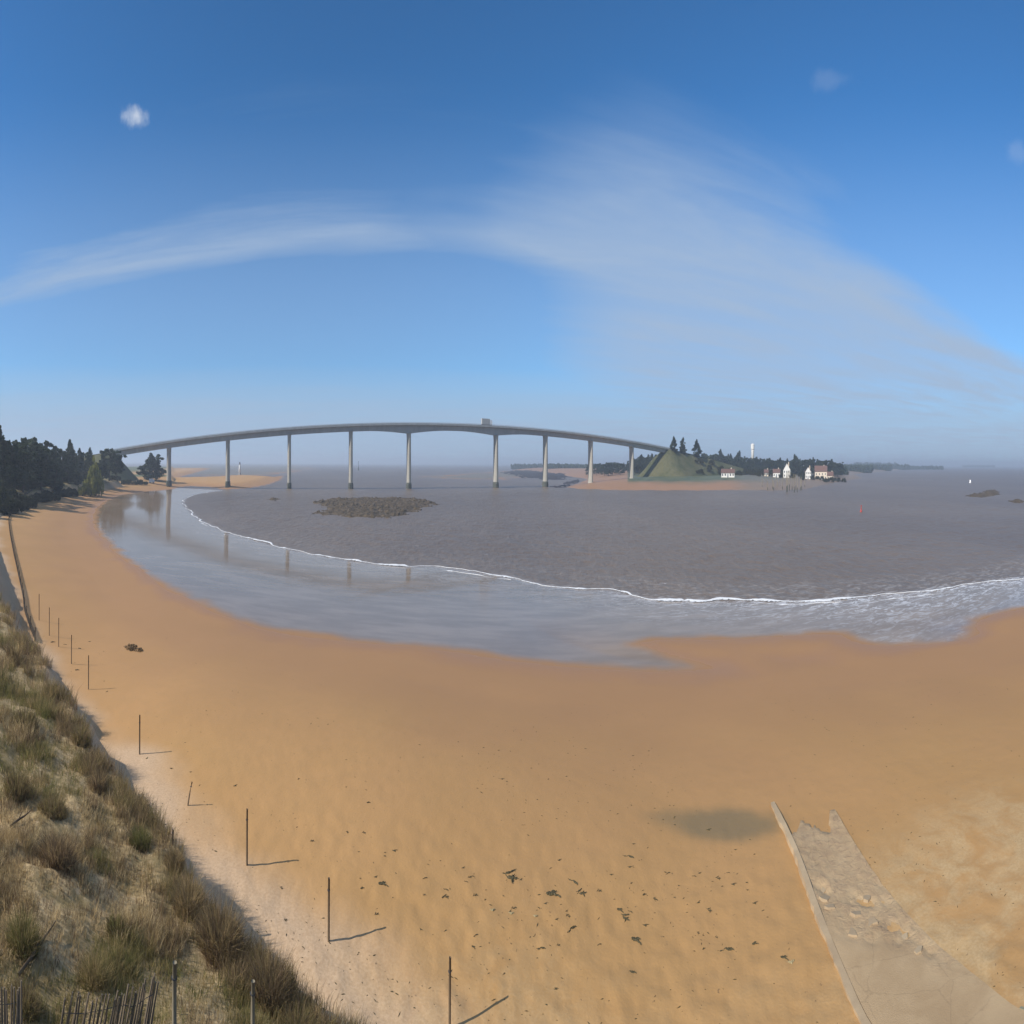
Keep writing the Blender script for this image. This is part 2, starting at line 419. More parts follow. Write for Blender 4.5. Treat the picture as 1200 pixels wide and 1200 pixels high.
M['weed'] = simple('seaweed', (0.070, 0.056, 0.026), 0.5, 20, 0.7, 0.25)
M['drywrack'] = simple('dry_wrack', (0.20, 0.135, 0.070), 0.4, 8, 0.85)
M['paleweed'] = simple('dry_seaweed', (0.30, 0.24, 0.13), 0.4, 20, 0.8)
M['white'] = simple('white_render', (0.66, 0.64, 0.60), 0.07, 0.8, 0.8)
M['cream'] = simple('cream_render', (0.62, 0.53, 0.42), 0.1, 0.8, 0.8)
M['tile'] = simple('red_tile', (0.14, 0.08, 0.065), 0.3, 2.5)
M['glass'] = simple('window_glass', (0.05, 0.06, 0.07), 0.2, 1, 0.15, 0.6)
M['shutter'] = simple('door_paint', (0.10, 0.13, 0.17), 0.15, 2)
M['towerfoot'] = simple('brick_foot', (0.28, 0.14, 0.10), 0.3, 1)
M['vanwhite'] = simple('white_paint', (0.72, 0.72, 0.72), 0.06, 1, 0.35, 0.5)
M['tarp'] = simple('lorry_side', (0.36, 0.36, 0.35), 0.15, 0.8, 0.6)
M['tyre'] = simple('tyre_rubber', (0.025, 0.025, 0.027), 0.2, 4)
M['red'] = simple('red_buoy_paint', (0.36, 0.06, 0.05), 0.2, 2, 0.6, 0.3)
M['darkmetal'] = simple('dark_metal', (0.05, 0.05, 0.055), 0.2, 2, 0.5, 0.4)
M['hull'] = M['vanwhite']
def mat_bank():
    t = NT('bank_grass')
    n = t.noise(0.05, 5, 0.6); n2 = t.noise(0.35, 5, 0.65)
    c = t.mix(t.ramp(n, 0.35, 0.65), (0.060, 0.070, 0.030), (0.115, 0.108, 0.055))
    c = t.mix(t.math('MULTIPLY', t.ramp(n2, 0.5, 0.72), 0.6), c, (0.035, 0.046, 0.020))
    return t.out(c, 0.9, 0.1, t.bump(n2, 0.8, 1.2))
M['bank'] = mat_bank()
# ------------------------------------------------------------------ ground sheet
def polar_grid(r0, r1, nr, a0, a1, na):
    rr = r0*np.exp(np.linspace(0, math.log(r1/r0), nr)); aa = np.linspace(a0, a1, na)
    Rg, Ag = np.meshgrid(rr, aa, indexing='ij')
    X = (Rg*np.sin(Ag)).ravel(); Y = (Rg*np.cos(Ag)).ravel()
    i, j = np.meshgrid(np.arange(nr-1), np.arange(na-1), indexing='ij')
    b = (i*na+j).ravel()
    F = np.stack([b, b+na, b+na+1, b+1], 1)[:, ::-1]
    return X, Y, F
def make_ground():
    X, Y, F = polar_grid(3.5, 9000, 640, -1.75, 1.75, 900)
    z, sdA, sdB, mud, q = terrain_full(X, Y)
    r = np.hypot(X, Y)
    # sand is scoured away just under the slipway slab
    o = npmesh('ground', np.stack([X, Y, z], 1), F, M['ground'], smooth=True)
    n1 = fbm(X/1.3, Y/1.3, 71, 4); n2 = fbm(X/5, Y/5, 75, 3)
    qn = q + (fbm(X/2.6, Y/2.6, 12, 3)-0.5)*1.7*(1-sstep(60, 130, r))
    veg = sstep(-0.5, 0.5, qn + (n1-0.5)*1.0)
    wet = 1 - sstep(0.0, 1.0, (sdA + (n2-0.5)*4)/(5 + 14*(fbm(X/25, Y/25, 81, 2))))
    wet = np.maximum(wet, (1-sstep(0, 8, sdB))*(sdB > -50)*0.25)
    wet = np.maximum(wet, .72*(1-sstep(5, 36, sdA + (n2-.5)*9)))
    dry = sstep(-6.0, -3.0, q + (n2-0.5)*4)*(1-veg)
    px = 600 + 600*np.arctan2(X, Y); py = 543 + (H-z)*PXV/r
    # damp hollow beside the lower end of the slipway
    cx, cy, _ = DAMP
    ux, uy = 0.93, -0.37
    a = ((X-cx)*ux + (Y-cy)*uy)/3.5; b = (-(X-cx)*uy + (Y-cy)*ux)/1.45
    damp = 1 - sstep(0.35, 1.15, np.hypot(a, b) + (n1-0.5)*0.5 + (n2-.5)*.9)
    colattr(o, 'zone', np.stack([veg, np.clip(wet, 0, 1), dry, damp*0.66], 1))
    ang = np.arctan2(X, Y)
    lawn = sstep(26, 60, sdB + (fbm(X/40, Y/40, 91, 3)-0.5)*46)*(ang > th(735)) + sstep(120, 220, sdB)*(ang <= th(735))
    lawn = np.maximum(lawn, sstep(2, 10, q)*sstep(110, 170, r))
    lawn = np.maximum(lawn, sstep(60, 100, sdA)*sstep(330, 400, r)*(np.arctan2(X, Y) < th(196)))
    mudf = sstep(0, 30, mud)*(sdA < 0)*(sdB < 0)
    mudf = np.maximum(mudf, .7*sstep(th(845), th(885), ang)*(sdB > -30))
    dx, dy = X-18.0, Y-12.5
    drift = (1-sstep(3.0, 8.5, np.hypot(dx*0.8, dy) + (n2-0.5)*5))
    drift = np.maximum(drift, 0.6*(1-sstep(13, 22.0, r + (n2-0.5)*8))*(q < -1))
    colattr(o, 'zone_far', np.stack([lawn, mudf, drift], 1))
    tag(o, 'orange sandy beach curving round the bay up to the grassy dune', 'beach', kind='structure')
    return o
DAMP = hit(845, 966)[0]
make_ground()
# ------------------------------------------------------------------ water
foam_px = [(262,574.5),(245,577),(228,580),(217,585),(215,590),(221,598),(238,611),(268,624),(310,636),(350,646),(400,655),(440,661),(478,664),(505,663),
 (530,666),(560,671),(595,675),(620,681),(650,687),(685,692),(712,691),(730,695),(760,701),(785,703),(820,704),(900,704.5),(960,703),(1000,700.5),(1050,696),(1100,690),(1150,683),(1200,676)]
FOAM = A(foam_px)
WASH = FOAM + [(104,56),(130,30),(120,-60),(-300,-60),(-420,200),(-330,420),polar(180,470)]
def make_sea():
    X, Y, F = polar_grid(28, 40000, 520, -1.8, 1.8, 760)
    r = np.hypot(X, Y)
    sw = poly_sd(X, Y, WASH)
    n = fbm(X/7, Y/7, 101, 3)-0.5
    wash = sstep(-1.2, 1.6, sw + n*1.5)
    foam = np.exp(-((sw-1.5)/3.0)**2)*0.6 + 0.42*np.exp(-((sw-8)/7)**2) + 0.25*np.exp(-((sw+8)/6)**2)
    foam = foam + .22*sstep(.48, .75, np.arctan2(X, Y))*(sw > 0)
    foam *= 0.35 + 0.65*sstep(0.2, 0.8, np.arctan2(X, Y)/1.0 + 0.25)
    _, sdA, sdB, mud, _ = terrain_full(X, Y)
    shoal = np.maximum(1-sstep(0, 60, -mud), 0)*0.45
    ang = np.arctan2(X, Y)
    # a swell that flattens towards the shore
    z = (fbm(X/5.5+0.3*Y/5.5, Y/2.6, 111, 3)-0.5)*0.5*(1-wash)*(r < 900)*sstep(0, 25, -sw)
    z = np.where(wash > 0.02, 0.0, z)
    dF = np.clip(sw-1.0, 0, None); dE = np.clip(-sdA, 0, None); ze = ze_xy(X, Y)
    zw = np.where(sdA < 0, ze*dF/(dF+dE+1e-6), ze-0.02*sdA)
    z = np.where(sw > 1.0, zw, z)
    o = npmesh('sea', np.stack([X, Y, z], 1), F, M['sea'], smooth=True)
    film = np.where((sw > 2) & (r < 320), sstep(-.3, 3.0, -sdA + (fbm(X/3.5, Y/3.5, 141, 4)-.5)*3.2), 1.0)
    colattr(o, 'water', np.stack([wash, np.clip(foam, 0, 1), shoal, film], 1))
    tag(o, 'grey brown choppy water of the bay with a smooth wash at the shore', 'water', kind='structure')
make_sea()
def resample(P, step):
    P = [np.array(p, float) for p in P]; out = [P[0]]
    for i in range(1, len(P)):
        p0 = P[max(i-2, 0)]; p1 = P[i-1]; p2 = P[i]; p3 = P[min(i+1, len(P)-1)]
        L = np.linalg.norm(p2-p1); k = max(1, int(L/step))
        for j in range(1, k+1):
            t = j/k
            out.append(0.5*((2*p1)+(-p0+p2)*t+(2*p0-5*p1+4*p2-p3)*t*t+(-p0+3*p1-3*p2+p3)*t**3))
    return np.array(out)
def make_surf(pts, name, label, k=1.0):
    P = resample(pts, 0.5)
    T = np.gradient(P, axis=0); T /= np.linalg.norm(T, axis=1)[:, None]+1e-9
    N = np.stack([-T[:, 1], T[:, 0]], 1)                      # towards the sea side or land side
    s = np.cumsum(np.r_[0, np.linalg.norm(np.diff(P, axis=0), axis=1)])
    w = 0.10 + 1.7*np.clip(fbm(s/4.5, s*0, 121, 5)-0.33, 0, 1)
    ang = np.arctan2(P[:, 0], P[:, 1]); pxs = 600+600*ang
    gap = np.ones(len(P))
    for c, hw in ((480, 5), (612, 12), (640, 8), (697, 8), (722, 4), (803, 3)):
        gap *= np.clip(np.abs(pxs-c)/hw, 0.12, 1)
    w *= (.18+.82*sstep(.36, .56, fbm(s/6.5, s*0+4, 127, 3)))
    w *= k*np.clip(np.minimum(np.arange(len(P)), len(P)-1-np.arange(len(P)))/12, .1, 1)
    w *= gap*np.where(pxs > 1000, 0.8, 1.0)*np.where(np.hypot(P[:,0],P[:,1])>180, .85, 1.0)
    off = (fbm(s/7, s*0+9, 131, 4)-0.5)*3.4
    P = P + N*off[:, None]
    prof = [(-1.0, 0.02, 0.0), (-0.55, 0.16, 0.75), (-0.15, 0.32, 1.0), (0.25, 0.22, 1.0), (0.7, 0.08, 0.6), (1.5, 0.025, 0.0)]
    V = []; E = []
    for a, hz, e in prof:
        q = P - N*(a*w)[:, None]
        V.append(np.c_[q, hz*np.clip(w/1.2, 0.2, 1.2)]); E.append(np.full(len(P), e))
    n = len(P); V = np.concatenate(V); E = np.concatenate(E)
    F = [(k*n+i, k*n+i+1, (k+1)*n+i+1, (k+1)*n+i) for k in range(len(prof)-1) for i in range(n-1)]
    o = npmesh(name, V, F, M['foam'], smooth=True)
    colattr(o, 'edge', np.c_[E, E, E])
    tag(o, label, 'wave', kind='structure')
make_surf(FOAM + [(100,60)], 'breaking_wave', 'thin broken white foam line where the wave meets the smooth wash')
for pts in ([(500,666.5),(540,672),(575,677),(598,680)], [(232,612),(262,627),(300,638)], [(880,709),(930,710),(985,706)], [(1010,706),(1060,702),(1120,694)]):
    make_surf(A(pts), 'foam_streak', 'short broken streak of foam lying beside the main foam line', .62)
# ------------------------------------------------------------------ bridge
def make_bridge():
    root = empty('road_bridge', bp(CB, 0, 0))
    tag(root, 'long grey concrete road bridge arching over the channel on nine piers', 'bridge')
    ox, oy = root.location.x, root.location.y
    def L(p): return (p[0]-ox, p[1]-oy, p[2])
    def loft(name, mat, S, sec, closed=True, par=root):
        V = []; F = []; n = None
        for s in S:
            c = sec(s); n = len(c)
            V += [L(bp(s, t, z)) for t, z in c]
        for i in range(len(S)-1):
            for k in range(n if closed else n-1):
                k2 = (k+1) % n
                F.append((i*n+k, i*n+k2, (i+1)*n+k2, (i+1)*n+k))
        F.append(tuple(range(n))); F.append(tuple((len(S)-1)*n+k for k in reversed(range(n))))
        return meshobj(name, V, F, mat, par)
    S = list(np.arange(S_L-6, S_R+6.1, 3.0))
    def depth(s):
        d = 2.75
        for c in (PIERS[4], PIERS[5]): d += 1.7*max(0, 1-abs(s-c)/36)**1.6
        return d
    def girder(s):
        z = ztop(s)-1.0; d = depth(s)
        return [(4.75, z), (4.75, z-0.32), (2.7, z-0.7), (2.4, z-d), (-2.4, z-d), (-2.7, z-0.7), (-4.75, z-0.32), (-4.75, z)]
    loft('deck', M['concrete'], S, girder)
    loft('carriageway', M['asphalt'], S, lambda s: [(3.9, ztop(s)-0.99), (3.9, ztop(s)-0.96), (-3.9, ztop(s)-0.96), (-3.9, ztop(s)-0.99)])
    for sg in (1, -1):
        kb = loft('parapet', M['concrete'], S, lambda s: [(sg*4.72, ztop(s)-0.995), (sg*4.72, ztop(s)-0.35), (sg*4.42, ztop(s)-0.35), (sg*4.42, ztop(s)-0.995)])
        m = MB()
        for s in np.arange(S_L-4, S_R+4, 2.5):
            b = L(bp(s, sg*4.57, ztop(s)-0.35)); m.tube([b, (b[0], b[1], b[2]+0.42)], 0.05, 4)
        m.tube([L(bp(s, sg*4.57, ztop(s)+0.05)) for s in S], 0.06, 5)
        m.tube([L(bp(s, sg*4.57, ztop(s)-0.13)) for s in S], 0.04, 5)
        m.build('handrail', M['rail'], kb)
    def oct(a, b, c): return [(a, b-c), (a-c, b), (-a+c, b), (-a, b-c), (-a, -b+c), (-a+c, -b), (a-c, -b), (a, -b+c)]
    for i, s in enumerate(PIERS):
        zt = ztop(s)-1.0-depth(s)
        V = []; F = []
        gz = terrain(*bp(s, 0, 0)[:2])
        foot = max(gz, 0) + (3.0 if gz < 1.0 else 0.25)
        lev = [(min(gz, 0)-1.5, 1.0), (foot, 1.0), (zt-2.0, 0.93), (zt-0.8, 0.98), (zt+0.15, 1.04)]
        for z, k in lev:
            for a, b in oct(1.55*k, 3.5*k, 1.05): V.append(L(bp(s+a, b, z)))
        for j in range(len(lev)-1):
            for k in range(8): F.append((j*8+k, j*8+(k+1) % 8, (j+1)*8+(k+1) % 8, (j+1)*8+k))
        F.append(tuple(range(8))); F.append(tuple(32+k for k in reversed(range(8))))
        p = meshobj('pier', V, F, M['pier'], root)
        V = []; F = []
        for z, k in ((min(gz, 0)-1.6, 0.5), (foot-0.9, 0.42), (foot, 0.12)):
            for a, b in oct(1.55+k, 3.5+k, 1.1): V.append(L(bp(s+a, b, z)))
        for j in range(2):
            for k in range(8): F.append((j*8+k, j*8+(k+1) % 8, (j+1)*8+(k+1) % 8, (j+1)*8+k))
        F.append(tuple(16+k for k in reversed(range(8))))
        meshobj('footing', V, F, M['tidal'] if gz < 1.0 else M['pier'], p)
    for s, sg in ((S_L, -1), (S_R, 1)):
        m = MB(); z = ztop(s)-1.35
        cs = [L(bp(s+sg*a, t, zz)) for zz in (z-6, z-2.6 if False else z) for a, t in ((1, 5.2), (1, -5.2), (7, -5.2), (7, 5.2))]
        m.add(cs, [(0,1,2,3), (7,6,5,4), (0,4,5,1), (1,5,6,2), (2,6,7,3), (3,7,4,0)])
        m.build('abutment', M['concrete'], root)
make_bridge()
# ------------------------------------------------------------------ approach banks
def make_bank(name, s0, sg, length, label, foot, zrun):
    V = []; F = []
    ns = 46; nt = 41
    for i in range(ns+1):
        u = i/ns*(length+foot)-foot               # <0 : rounded nose in front of the abutment
        for j in range(nt):
            t = (j/(nt-1)*2-1)*62
            s = s0+sg*u
            zt = ztop(s0+sg*max(u, 0))-1.4
            if u > 60 and zrun: zt = max(zt, zrun)
            out = max(0, abs(t)-6.5)
            d = math.hypot(out, max(0, -u)*1.25)
            z = zt - d*0.55
            x, y, _ = bp(s, t, 0)
            z += (float(fbm(x/11, y/11, 201, 3))-0.5)*2.2*min(1, d/5)
            V.append((x, y, max(z, -1.0)))
    for i in range(ns):
        for j in range(nt-1):
            F.append((i*nt+j, i*nt+j+1, (i+1)*nt+j+1, (i+1)*nt+j))
    o = meshobj(name, V, F, M['bank'], smooth=True)
    tag(o, label, 'embankment', kind='structure')
    return o
make_bank('embankment', S_R, 1, 260, 'green grassy approach bank at the far right end of the bridge', 46, 9)
make_bank('embankment', S_L, -1, 190, 'shrubby approach bank behind the pines at the left end of the bridge', 40, 5)
def road_on_bank(s0, sg, length):
    V = []; F = []
    S = np.arange(0, length, 6.0)
    for u in S:
        s = s0+sg*u; z = max(ztop(s)-0.97, 5)
        for t in (3.8, -3.8): V.append(bp(s, t, z))
    for i in range(len(S)-1): F.append((2*i, 2*i+1, 2*i+3, 2*i+2))
    o = meshobj('road', V, F, M['asphalt']); tag(o, 'grey road running off the bridge along the bank', 'road', kind='structure')
road_on_bank(S_R+6.5, 1, 200); road_on_bank(S_L-6.5, -1, 120)
# ------------------------------------------------------------------ lorry on the deck
def wheel(m, x, y, z, r, w):
    n = 14; V = []; F = []
    for sgn in (-1, 1):
        for k in range(n):
            a = 2*math.pi*k/n; V.append((x+r*math.cos(a), y+sgn*w/2, z+r*math.sin(a)))
    for k in range(n): F.append((k, (k+1) % n, n+(k+1) % n, n+k))
    F.append(tuple(range(n))); F.append(tuple(n+k for k in reversed(range(n))))
    m.add(V, F)
def make_lorry():
    s = sval(569.5); b = bp(s, 1.9, ztop(s)-0.955)
    root = empty('lorry', b, math.atan2(TB[1], TB[0]))
    tag(root, 'grey box lorry crossing the bridge near the top of the arch', 'lorry')
    root.rotation_euler = (0, math.atan(2*1.48e-4*(s-CB)), math.atan2(TB[1], TB[0]))
    m = MB(); m.box(-5.2, 2.6, -1.25, 1.25, 1.05, 4.0); m.build('cargo_box', M['tarp'], root)
    m = MB(); m.box(-5.2, 5.1, -0.5, 0.5, 0.75, 1.04); m.build('chassis', M['darkmetal'], root)
    m = MB(); m.add([(2.9,-1.2,.8),(5.2,-1.2,.8),(5.2,1.2,.8),(2.9,1.2,.8),(2.9,-1.2,3.3),(4.7,-1.2,3.3),(4.7,1.2,3.3),(2.9,1.2,3.3),(5.2,-1.2,1.9),(5.2,1.2,1.9)],
        [(0,3,2,1),(4,5,6,7),(0,1,8,5,4),(3,7,6,9,2),(1,2,9,8),(8,9,6,5),(0,4,7,3)])
    c = m.build('cab', M['vanwhite'], root)
    m = MB(); m.add([(5.22,-1.0,2.0),(5.22,1.0,2.0),(4.80,1.0,3.05),(4.80,-1.0,3.05)], [(0,1,2,3)]); m.build('windscreen', M['glass'], c)
    for x in (-4.2, -2.9, 4.0):
        for y in (-1.05, 1.05):
            m = MB(); wheel(m, x, y, 0.5, 0.5, 0.34); m.build('wheel', M['tyre'], root)
make_lorry()
# ------------------------------------------------------------------ trees
def leafcloud(centres, radii, per, size, seed, flat=0.75):
    r = np.random.default_rng(seed)
    C = np.repeat(np.asarray(centres), per, 0); Rd = np.repeat(np.asarray(radii), per)
    n = len(C)
    d = r.normal(size=(n, 3)); d /= np.linalg.norm(d, axis=1)[:, None]
    rad = Rd*r.uniform(0.35, 1.0, n)**0.6
    P = C + d*rad[:, None]*np.array([1, 1, flat])
    u = r.normal(size=(n, 3)); u /= np.linalg.norm(u, axis=1)[:, None]
    v = np.cross(u, r.normal(size=(n, 3))); v /= np.linalg.norm(v, axis=1)[:, None]
    s = size*r.uniform(0.55, 1.3, n)[:, None]
    V = np.stack([P-u*s-v*s*0.45, P+u*s-v*s*0.45, P+u*s*0.7+v*s*0.5, P-u*s*0.7+v*s*0.5], 1).reshape(-1, 3)
    F = np.arange(4*n).reshape(-1, 4)
    return V, F
def make_tree(kind, seed, leafmat):
    r = random.Random(seed)
    root = empty('pine_tree')
    H0 = 12.0
    m = MB()
    lean = (r.uniform(-.5, .5), r.uniform(-.5, .5))
    m.tube([(0, 0, -1.2), (lean[0]*.2, lean[1]*.2, 3), (lean[0]*.6, lean[1]*.6, 7), (lean[0], lean[1], 11)], [0.32, 0.26, 0.17, 0.05], 7)
    cs = []; rs = []
    n = 46
    for i in range(n):
        h = (i+r.random())/n
        if kind == 'cone':   w = 3.5*(1-h)**0.75 + 0.25; z = 1.6+h*10.2
        elif kind == 'round': w = 3.9*math.sqrt(max(0, 1-(1.7*h-0.75)**2)) + 0.3; z = 2.2+h*9.2
        elif kind == 'twin':  w = 3.1*(1-0.6*h) + 0.2; z = 1.5+h*(10.2 if i % 2 else 8.6)
        else: w = 2.4*(1-h)**0.6+0.35; z = 1.2+h*10.6
        a = r.uniform(0, 6.283); q = w*math.sqrt(r.uniform(0.15, 1))
        x = q*math.cos(a); y = q*math.sin(a)
        if kind == 'twin': x += (1.3 if i % 2 else -1.4)
        c = (x+lean[0]*h, y+lean[1]*h, z+r.uniform(-.3, .3))
        cs.append(c); rs.append(r.uniform(0.75, 1.45)*(1-0.45*h))
        if i % 4 == 0: m.tube([(lean[0]*h, lean[1]*h, z-0.8), (c[0]*.6, c[1]*.6, z-.3), c], [0.09, 0.06, 0.025], 5)
    for i in range(22):                       # ragged outer sprays
        c = r.choice(cs); q = 1.22+r.uniform(0, .22)
        cs.append((c[0]*q, c[1]*q, c[2]+r.uniform(-.3, .3))); rs.append(r.uniform(.4, .7))
    top = max(cs, key=lambda c: c[2])
    for k2 in range(3 if kind in ('cone', 'slim') else 0): cs.append((top[0]+r.uniform(-.2, .2), top[1]+r.uniform(-.2, .2), top[2]+.35+.4*k2)); rs.append(.42-.1*k2)
    m.build('trunk', M['bark'], root, True)
    V, F = leafcloud(cs, [q*1.1 for q in rs], 72, 0.33, seed)
    npmesh('crown', V, F, leafmat, root)
    return root
PROTO = [make_tree('cone', 1, M['pine']), make_tree('round', 2, M['pine']), make_tree('twin', 3, M['pine']), make_tree('slim', 4, M['pine']), make_tree('round', 5, M['pine'])]
used_proto = [False]*len(PROTO)
def plant(k, x, y, z, height, width, label, group, cat='tree', rz=None):
    if used_proto[k]: o = copy_tree(PROTO[k])
    else: o = PROTO[k]; used_proto[k] = True
    s = height/12.0
    o.location = (x, y, z); o.scale = (1.45*width*s, 1.45*width*s, s); o.rotation_euler = (0, 0, random.uniform(0, 6.28) if rz is None else rz)
    tag(o, label, cat, group)
    return o
# left pine wood: (photo x, top y, distance, kind, width, label)
LEFT = [(2,506,182,0,1.05,'tallest dark pine at the left edge, above the dune fence'),(13,514,205,1,.95,None),(24,516,225,4,1.0,None),(32,511,240,1,1.12,'broad dark pine with a pointed top, second peak from the left of the wood'),
 (42,517,255,2,1.0,None),(55,516,275,4,1.1,'rounded dark pine in the middle of the left wood'),(65,526,290,3,1.0,None),(74,527,300,1,.9,None),(82,520,315,0,1.15,'pointed dark pine standing above its neighbours at the right of the left wood'),
 (92,528,335,3,1.1,None),(99,529,345,1,.95,None),(106,528,352,0,1.0,'last dark pine of the left wood, beside the yellow gorse'),
 (8,522,235,2,1.2,None),(18,520,262,1,1.2,None),(38,521,290,0,1.2,None),(48,523,310,1,1.2,None),(61,527,325,2,1.2,None),(70,530,340,4,1.2,None),(87,530,360,1,1.2,None),
 (27,527,215,4,1.0,None),(48,531,245,1,1.0,None),(10,526,185,4,1.0,None),(66,538,268,2,1.05,None),(80,538,300,4,1.05,None)]
for px, ty, d, k, w, lab in LEFT:
    d = max(d*1.12, 232)
    x, y = polar(px, d); z = terrain(x, y)-0.2
    plant(k, x, y, z, zat(px, ty, d)-z, w, lab or 'dark pine crowded among the others in the left wood', 'pines of the wood on the left')
for px, ty, d, k, w, lab in [(128,524.5,388,1,1.15,'tall dark round pine on the left bank, in front of the bridge end'),(136,531,392,4,1.05,'lower dark pine on the left bank, right of the taller round one'),(120,533,386,3,1.2,'small narrow pine on the left bank beside the gorse'),
                        (175,534,500,0,1.7,'pointed pine under the bridge, left of a pair'),(183,533.5,505,2,1.5,'rounded pine under the bridge, right of a pair')]:
    x, y = polar(px, d); z = (terrain(x, y) if px > 160 else 6.2)-0.3
    plant(k, x, y, z, zat(px, ty, d)-z, w, lab, 'pines round the left end of the bridge')
# low scrub in front of the left wood
def make_bush(seed, mat, name):
    r = random.Random(seed); root = empty(name)
    cs = []; rs = []; m = MB()
    for i in range(26):
        a = r.uniform(0, 6.283); q = 1.6*math.sqrt(r.random()); z = 0.35+1.5*(1-(q/1.75)**2)*r.uniform(.35, 1)
        cs.append((q*math.cos(a), q*math.sin(a), z)); rs.append(r.uniform(.4, .75))
        if i % 3 == 0: m.tube([(0, 0, -.3), (cs[-1][0]*.5, cs[-1][1]*.5, z*.6), cs[-1]], [.07, .05, .02], 5)
    m.build('stem', M['bark'], root)
    V, F = leafcloud(cs, rs, 70, 0.15, seed); npmesh('foliage', V, F, mat, root)
    return root
BUSH = make_bush(11, M['bush'], 'scrub_bush'); GORSE = make_bush(12, M['gorse'], 'gorse_bush')
bu = [False]
def bush(px, d, s, sz, label, group):
    if bu[0]: o = copy_tree(BUSH)
    else: o = BUSH; bu[0] = True
    x, y = polar(px, d); o.location = (x, y, terrain(x, y)-0.1); o.scale = (s, s, s*sz); o.rotation_euler.z = random.uniform(0, 6)
    tag(o, label, 'bush', group)
for i in range(30):
    px = -6+i*3.9+random.uniform(-2, 2); d = 205+i*6.0+random.uniform(-8, 12)
    bush(px, d, random.uniform(1.3, 2.3), random.uniform(.8, 1.3), 'low dark scrub bush at the foot of the left pine wood', 'scrub along the foot of the left wood')
for i in range(40):
    px = -4+i*2.75+random.uniform(-1.5, 1.5)
    d = float(np.interp(px, [-5, 20, 40, 60, 80, 110], [172, 190, 218, 252, 292, 350]))*random.uniform(1.0, 1.13)
    bush(px, d, random.uniform(1.2, 1.9), random.uniform(.7, 1.05), 'low dark scrub bush at the foot of the left pine wood', 'scrub along the foot of the left wood')
for i in range(9):
    px = 118+i*6.6; d = 398+i*6+random.uniform(-5, 5)
    bush(px, d, random.uniform(1.2, 2.0), .8, 'low scrub bush along the sand below the left bridge bank', 'scrub below the left bank')
for i, (px, d, s, sz, lab) in enumerate([(105,322,2.6,1.7,'yellow green gorse bush beside the last pine of the left wood'),(112,326,2.9,2.4,'tallest yellow green gorse bush left of the bridge bank'),(98,318,2.0,1.1,'lowest yellow green gorse bush against the dark pines')]):
    o = GORSE if i == 0 else copy_tree(GORSE)
    x, y = polar(px, d); o.location = (x, y, terrain(x, y)-.1); o.scale = (s, s, s*sz); o.rotation_euler.z = i*2.0
    tag(o, lab, 'bush', 'gorse bushes left of the bridge')
# right shore
for px, ty, dd, k, w, lab in [(784,513,28,0,1.25,'dark rounded tree on top of the right bank, nearest the bridge end'),(795,514,40,3,1.15,'slim pointed tree on top of the right bank, middle of three'),(811,517,62,0,1.3,'dark bushy tree on top of the right bank, right of three')]:
    s = sval(px); x, y, _ = bp(s, 0, 0); d = math.hypot(x, y)
    x, y, _ = bp(s, 8.5, 0); d = math.hypot(x, y)
    z = ztop(s)-3.0
    plant(k, x, y, z, zat(px, ty, d)-z, w, lab, 'trees on the right bridge bank')
tr = random.Random(77)
def topline(px):
    return float(np.interp(px, [690,712,735,745,775,815,835,850,880,900,925,948,962,985,1010], [544,541.5,540,535,533,533,531,533,535.5,537,538,537.5,538,541,543.5]))
for i in range(92):
    if i < 16: px = 690+i*4.6; d = tr.uniform(760, 900)
    elif i < 26: px = 742+(i-16)*3.6; d = tr.uniform(700, 800)
    else: px = 806+(i-26)*2.75+tr.uniform(-1, 1); d = tr.uniform(740, 900)
    x, y = polar(px, d); z = terrain(x, y)-.3
    ty = topline(px)+abs(tr.gauss(0, 1.3))
    lab = 'dark tree in the far wood left of the right bank, seen under the bridge' if px < 770 else 'dark tree in the far shore wood right of the bridge bank'
    plant(tr.choice([0, 1, 1, 2, 4]), x, y, z, max(4, zat(px, ty, d)-z), tr.uniform(1.0, 1.5), lab, 'trees under the far bridge end' if px < 770 else 'trees of the wood along the right shore')
for px, ty, d in ((843,528.5,780),(866,530,800),(932,534,790)):
    x, y = polar(px, d); z = terrain(x, y)-.3
    plant(3, x, y, z, zat(px, ty, d)-z, 1.1, {843:'pine standing above the far wood, left of the white tower',866:'pine standing above the far wood close by the white tower',932:'pine standing above the far wood by the white gabled house'}[px], 'taller pines above the right shore wood')
for i in range(34):
    px = 816+i*5.2+tr.uniform(-2, 2); d = tr.uniform(610, 700)
    x, y = polar(px, d)
    bush(px, d, tr.uniform(1.2, 2.2), tr.uniform(.8, 1.5), 'low dark bush along the right shore in front of the far wood', 'bushes along the right shore')
for i in range(26):
    s = S_R + 20 + 7*i + tr.uniform(-3, 3); t_ = tr.uniform(12, 34)
    x, y, _ = bp(s, t_, 0); zz = max(ztop(s)-1.4-(t_-6.5)*.55, terrain(x, y))
    o = copy_tree(BUSH); o.location = (x, y, zz-.3); k = tr.uniform(.9, 2.0)*(1+i/30); o.scale = (k, k, k*.9); o.rotation_euler.z = tr.uniform(0, 6)
    tag(o, 'dark shrub growing on the near slope of the right bridge bank', 'bush', 'shrubs on the right bridge bank')
